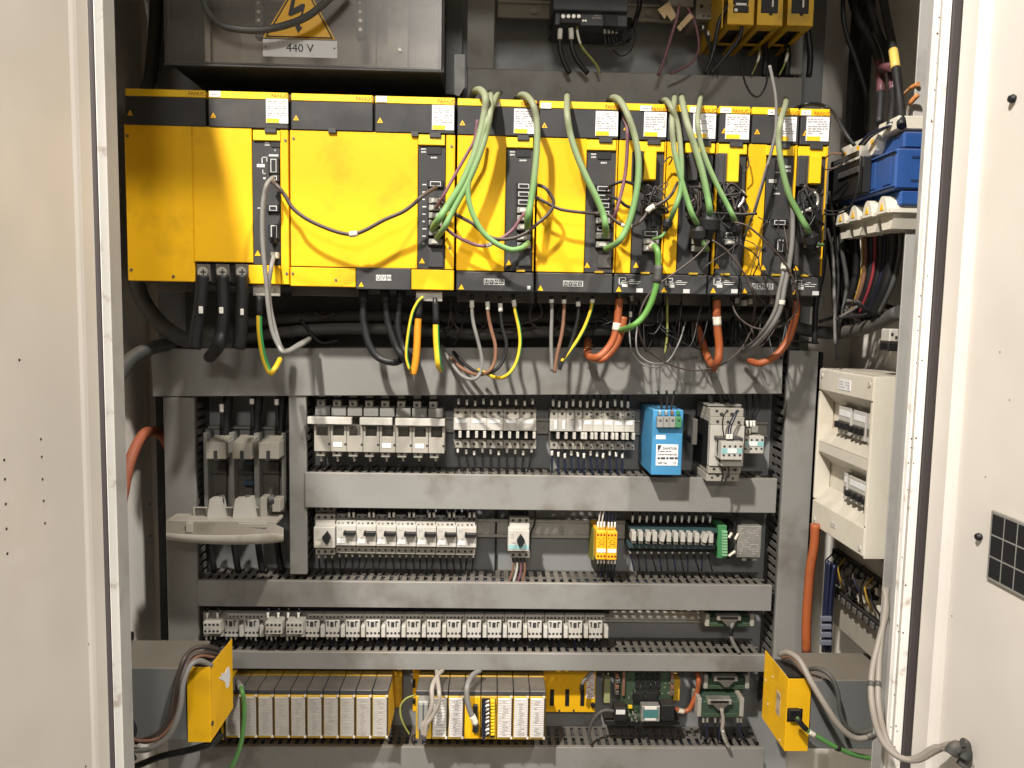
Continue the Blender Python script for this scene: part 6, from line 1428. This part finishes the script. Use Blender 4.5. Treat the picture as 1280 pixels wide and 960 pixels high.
def quad(label, cols):
    for nm, m, pts, two in cols:
        cable('motor_wire', f'{nm} wire {label}', 'wire', pts, 1.43, 4.7, m, 'motor wires under the two wide servo drives', n=8, two=two, marks=[(0, .05, 1.1, black, 'sleeve'), (.05, .11, 1.25, whitew, 'marker_sleeve')])
quad('of the bundle under the first wide servo drive', [
    ('grey', greyc, [(590, 368), (590, 385), (592, 405), (598, 428), (602, 448), (601, 464), (593, 474), (578, 470, 1.45), (563, 452, 1.48), (552, 432, 1.52)], False),
    ('brown', brownc, [(609, 368), (610, 390), (614, 412), (619, 432), (618, 452), (610, 465), (594, 468, 1.45), (574, 458, 1.48), (556, 440, 1.52)], False),
    ('black', blackc, [(625, 370), (626, 392), (628, 410), (633, 430), (629, 450), (617, 464), (598, 466, 1.46), (578, 452, 1.49), (560, 432, 1.53)], False),
    ('yellow green', [yelw, greenw], [(641, 368), (644, 388), (649, 412), (650, 432), (645, 454), (634, 469), (620, 472, 1.45), (598, 462, 1.48)], True)])
quad('of the bundle under the second wide servo drive', [
    ('grey', greyc, [(689, 370), (690, 390), (689, 415), (689, 440), (690, 464)], False),
    ('brown', brownc, [(705, 370), (705, 392), (702, 418), (696, 445), (693, 466)], False),
    ('grey black', blackc, [(722, 372), (723, 392), (719, 412), (712, 434), (703, 452), (699, 462)], False),
    ('yellow green', [yelw, greenw], [(741, 370), (739, 386), (732, 406), (722, 425), (710, 442), (702, 452)], True)])
OC = 'orange motor cables under the narrow drives'
for lb, pts, wd, mk in (('thick orange cable curling under the first narrow drive', [(774, 372), (773, 390), (771, 408), (767, 424), (758, 438), (746, 447), (735, 444, 1.47), (735, 425, 1.52)], 10, [(0, .25, .85, black, 'boot'), (.25, .33, 1.1, cream, 'sleeve')]),
                        ('second orange cable tucked beside the thick curling one', [(780, 396), (777, 412), (771, 430), (761, 443), (750, 450), (742, 446, 1.47)], 9, []),
                        ('orange cable hanging straight under the slimmest drive', [(896, 374), (896, 392), (897, 412), (899, 434), (897, 452), (890, 456, 1.46), (882, 440, 1.5), (874, 415, 1.53), (868, 398, 1.56)], 10, [(0, .14, .4, black, 'core'), (.15, .22, 1.05, cream, 'sleeve')]),
                        ('orange cable curving away under the last narrow drive', [(995, 374), (995, 392), (990, 412), (982, 430), (968, 446), (950, 454), (937, 451, 1.47)], 9, [(0, .2, .5, black, 'core'), (.26, .36, .7, cream, 'sleeve')]),
                        ('dim orange cable hanging deep under the narrow drives', [(866, 400, 1.56), (872, 420, 1.54), (884, 445, 1.50), (893, 462, 1.47)], 9, [])):
    cable('motor_cable', lb, 'cable', pts, 1.43, wd, orangec, OC, n=10, marks=mk)
for i, pts in enumerate(([(774, 366), (775, 382), (773, 398)], [(834, 370), (834, 395), (834, 420), (831, 442)], [(893, 372), (894, 386), (895, 400)], [(786, 372), (788, 388), (788, 402)])):
    cable('ground_wire', ('olive wire into the black boot under the first narrow drive', 'black yellow wire hanging under the second narrow drive', 'olive wire into the straight orange cable', 'tagged black wire beside the first orange cable')[i], 'wire', pts, 1.45, 3, mat('olive_wire', (.22, .24, .06)) if i < 3 else blackc, marks=[(.55, .8, 1.4, whitew, 'marker_sleeve')] if i == 3 else ())
for i, (px, py) in enumerate(((921, 375), (931, 378), (938, 376), (965, 376), (789, 372))):
    solo('terminal_clip', MB().pb(px - 2, py - 3, px + 3, py + 4, 1.455, .02, .001), (zinc, whitew, cream, zinc, zinc)[i], f'{ORD[i]} small metal clip on the flange under the narrow drives', 'clip', 'small clips under the drives')
# hoses lying behind, between drives and duct
HG = 'thick dark hoses behind the drives'
cable('hose', 'upper thick dark hose lying behind the cables below the drives', 'hose', [(300, 404, 1.56), (360, 398), (430, 395), (520, 396), (600, 398), (700, 396), (800, 394)], 1.55, 15, greydkc, HG, n=12)
cable('hose', 'lower thick dark hose lying behind the cables below the drives', 'hose', [(300, 425, 1.56), (360, 415), (430, 411), (520, 413), (600, 418), (700, 414), (800, 412)], 1.54, 15, greydkc, HG, n=12)
cable('hose', 'grey conduit crossing to the right wall under the blue switch', 'hose', [(740, 402, 1.56), (830, 396), (920, 394), (970, 402), (1010, 413), (1050, 416, 1.5), (1085, 408, 1.42), (1125, 390, 1.34)], 1.54, 16, greydkc, HG, n=12)
cable('hose', 'thick grey hose curving from behind the supply drive to the duct', 'hose', [(166, 330, 1.5), (170, 352), (180, 378), (200, 404), (225, 422), (255, 432, 1.54), (300, 436, 1.56)], 1.50, 19, greydkc, HG, n=12)
cable('hose', 'thick grey hose bending in from the left wall to the duct', 'hose', [(138, 500, 1.36), (147, 472, 1.40), (162, 450, 1.44), (186, 436, 1.48), (214, 430, 1.52), (250, 430, 1.55)], 1.5, 17, greydkc, HG, n=12)
mb = MB()
for i in range(26):
    x = random.uniform(330, 960); y = random.uniform(385, 432); x2 = x + random.uniform(-90, 90); y2 = random.uniform(380, 432)
    mb.tube(spline([(x, y), ((x + x2) / 2, (y + y2) / 2 + random.uniform(-12, 16)), (x2, y2)], 1.555 + random.uniform(-.03, .03), 6), random.uniform(.002, .0045), 6, i % 3)
solo('cable_mass', mb, [black, blackc, browndk], 'dark mass of cables in the gap between the drives and the long duct', 'cables')['kind'] = 'stuff'
mb = MB()
for i in range(26):
    x = random.uniform(780, 930); y = 434; mb.tube(spline([(x, random.uniform(395, 410)), (x + random.uniform(-6, 6), 420), (x + random.uniform(-10, 10), 438)], 1.55 + random.uniform(-.03, .01), 5), random.uniform(.0014, .003), 6, i % 3)
solo('cable_mass', mb, [black, blackc, greydkc], 'fine dark wires dropping into the long duct below the narrow drives', 'wires')['kind'] = 'stuff'
solo('gap_panel', MB().pb(232, 372, 1000, 440, 1.594, .003, 0), mat('dark_plate', (.07, .068, .062), .6, dirt=.6, dscale=18), 'dark plate between the drives and the long duct', 'plate')  # sheet darker than the mounting plate, filling this gap

# ------------------------------------------------------------------ cables at the upper right
UR = 'thick black cables dropping into the blue switch'
for i, (pts, wd) in enumerate((([(1062, -10, 1.5), (1073, 25, 1.47), (1091, 55, 1.44), (1100, 85, 1.41), (1101, 120, 1.37), (1099, 155, 1.34)], 10), ([(1082, -10, 1.46), (1094, 30, 1.43), (1107, 62, 1.40), (1115, 95, 1.36), (1116, 125, 1.32), (1113, 158, 1.28)], 9), ([(1102, -10, 1.42), (1110, 30, 1.38), (1116, 60, 1.35), (1121, 95, 1.31), (1125, 130, 1.28), (1127, 158, 1.25)], 10))):
    cable('power_cable', f'{ORD[i]} thick black cable into the blue switch, counted from the drives', 'cable', pts, 1.4, wd, blackc, UR, n=10,
          marks=[[(.55, .78, 1.03, mat('maroon_tape', (.10, .035, .04), .5), 'tape')], [(.6, .72, 1.02, purple, 'tape')], [(.42, .55, 1.06, mat('amber_tape', (.55, .38, .09), .5), 'tape')]][i])
solo('tape_bridge', MB().tube([P(1102, 85, 1.38), P(1116, 84, 1.33)], .008, 8), mat('maroon_tape', (.10, .035, .04)), 'maroon tape joining two thick black cables above the blue switch', 'tape')
cable('power_cable', 'thin black cable hanging on the lit wall beside the top duct', 'cable', [(1054, -10), (1054, 20), (1059, 45), (1068, 70), (1076, 95), (1084, 125), (1083, 165)], 1.47, 5.5, blackc)
solo('cable_riser', MB().pb(1070, -20, 1091, 176, 1.56, .04, .006), black, 'black upright cable riser in the back corner above the blue switch', 'riser')
cable('power_cable', 'black cable arching over the last drive to the blue switch', 'cable', [(990, 138, 1.46), (1005, 131), (1020, 130), (1035, 135), (1046, 148, 1.37), (1058, 168, 1.34), (1068, 182, 1.33)], 1.41, 4.5, blackc)
for i in range(3):
    cable('wire', ('first', 'second', 'third')[i] + ' white blue wire fanning over the blue switch top', 'wire', [(1074 + 3 * i, 181, 1.33), (1084 + 3 * i, 170, 1.31), (1097 + 4 * i, 163 - i, 1.29), (1112 + 2 * i, 157 - 2 * i, 1.27)], 1.3, 3, (bluew, whitec, bluew)[i], 'wires over the blue switch')
for i, pts in enumerate(([(1127, 122, 1.30), (1136, 112, 1.28), (1148, 105, 1.26)], [(1133, 158, 1.27), (1134, 142, 1.27), (1139, 128, 1.26), (1148, 118, 1.25)])):
    cable('wire', ('upper', 'lower')[i] + ' tan wire at the frame above the blue switch', 'wire', pts, 1.3, 4, mat('tan_wire', (.50, .27, .12)) if i == 0 else beigec, 'tan wires above the blue switch', marks=[(.6, 1, 1.5, mat('copper_tip', (.5, .2, .06)), 'tip')])
for i, pts in enumerate(([(1032, 197, 1.38), (1040, 192), (1052, 192, 1.34)], [(1032, 212, 1.38), (1045, 210), (1056, 202, 1.34)], [(1030, 263, 1.38), (1045, 264), (1062, 258, 1.33), (1072, 235, 1.31), (1076, 195, 1.31)], [(1030, 268, 1.38), (1046, 268), (1060, 263, 1.34)])):
    cable('wire', ('thin red brown wire from the last drive to the blue switch', 'thin dark wire from the last drive to the blue switch', 'black wire looping up in front of the blue switch', 'short black wire at the foot of the blue switch mechanism')[i], 'wire', pts, 1.36, 2, (brownc, browndk, blackc, blackc)[i])
DRP = 'cables hanging below the blue switch'
cols = [black, mat('ochre_wire', (.40, .24, .03)), brownc, black, mat('crimson_wire', (.23, .025, .035)), black, bluew, black, black, greydkc]
for i in range(10):
    x = 1068 + 6 * i + (i % 2) * 2
    cable('power_cable', f'{ORD[i]} cable hanging below the blue switch, counted from the drives', 'cable', [(x, 272, 1.42 - .012 * i), (x + 2, 300, 1.43 - .012 * i), (x + 3 - i * .5, 330, 1.44 - .012 * i), (x - 2 - i, 362, 1.45 - .012 * i), (x - 12 - 1.5 * i, 392, 1.48 - .012 * i)], 1.4, (9, 3.5, 6, 9, 4, 10, 3, 12, 13, 6)[i], cols[i], DRP)
mb = MB()
for i in range(14):
    x = random.uniform(1040, 1066); mb.tube(spline([(x + random.uniform(-6, 14), 255), (x + random.uniform(-6, 6), 310), (x + random.uniform(-8, 8), 360), (x + random.uniform(-10, 10), 415)], 1.54 + random.uniform(-.06, .02), 6), random.uniform(.002, .006), 6, i % 3)
for i in range(16):
    x = random.uniform(1050, 1110); mb.tube(spline([(x, random.uniform(350, 385)), (x + random.uniform(-20, 20), random.uniform(375, 400)), (x + random.uniform(-30, 30), random.uniform(385, 405))], 1.45 + random.uniform(-.05, .05), 6), random.uniform(.0015, .004), 6, i % 3)
solo('cable_mass', mb, [black, blackc, greydkc], 'dark tangle of cables in the back corner below the blue switch', 'cables')['kind'] = 'stuff'
for i, pts in enumerate(([(1034, 285), (1040, 310), (1042, 340), (1043, 380), (1044, 430)], [(1036, 240, 1.40), (1044, 300), (1048, 350), (1045, 400), (1047, 450)], [(1031, 300), (1028, 340), (1020, 380), (1018, 430)])):
    cable('wire', ('grey cable falling beside the last drive', 'black cable falling beside the last drive', 'black cable bending behind the last drive')[i], 'cable', pts, 1.46, (4, 4, 7)[i], (greyc, blackc, black)[i], 'cables falling beside the last drive')
solo('gap_shade_strip', MB().pb(1015, 440, 1018.5, 830, 1.56, .03, 0), black, 'black strip painting the gap shade beside the tall duct near the cream breaker box', 'strip')  # shade of the narrow gap next to the duct, put in as a black strip
solo('gap_shade_strip', MB().pb(197.5, 492, 206, 800, 1.585, .02, 0), black, 'black strip painting the gap shade beside the tall duct near the left wall', 'strip')  # black strip paints the dark gap between wall and mounting plate

if __name__ == '__main__':
    pass
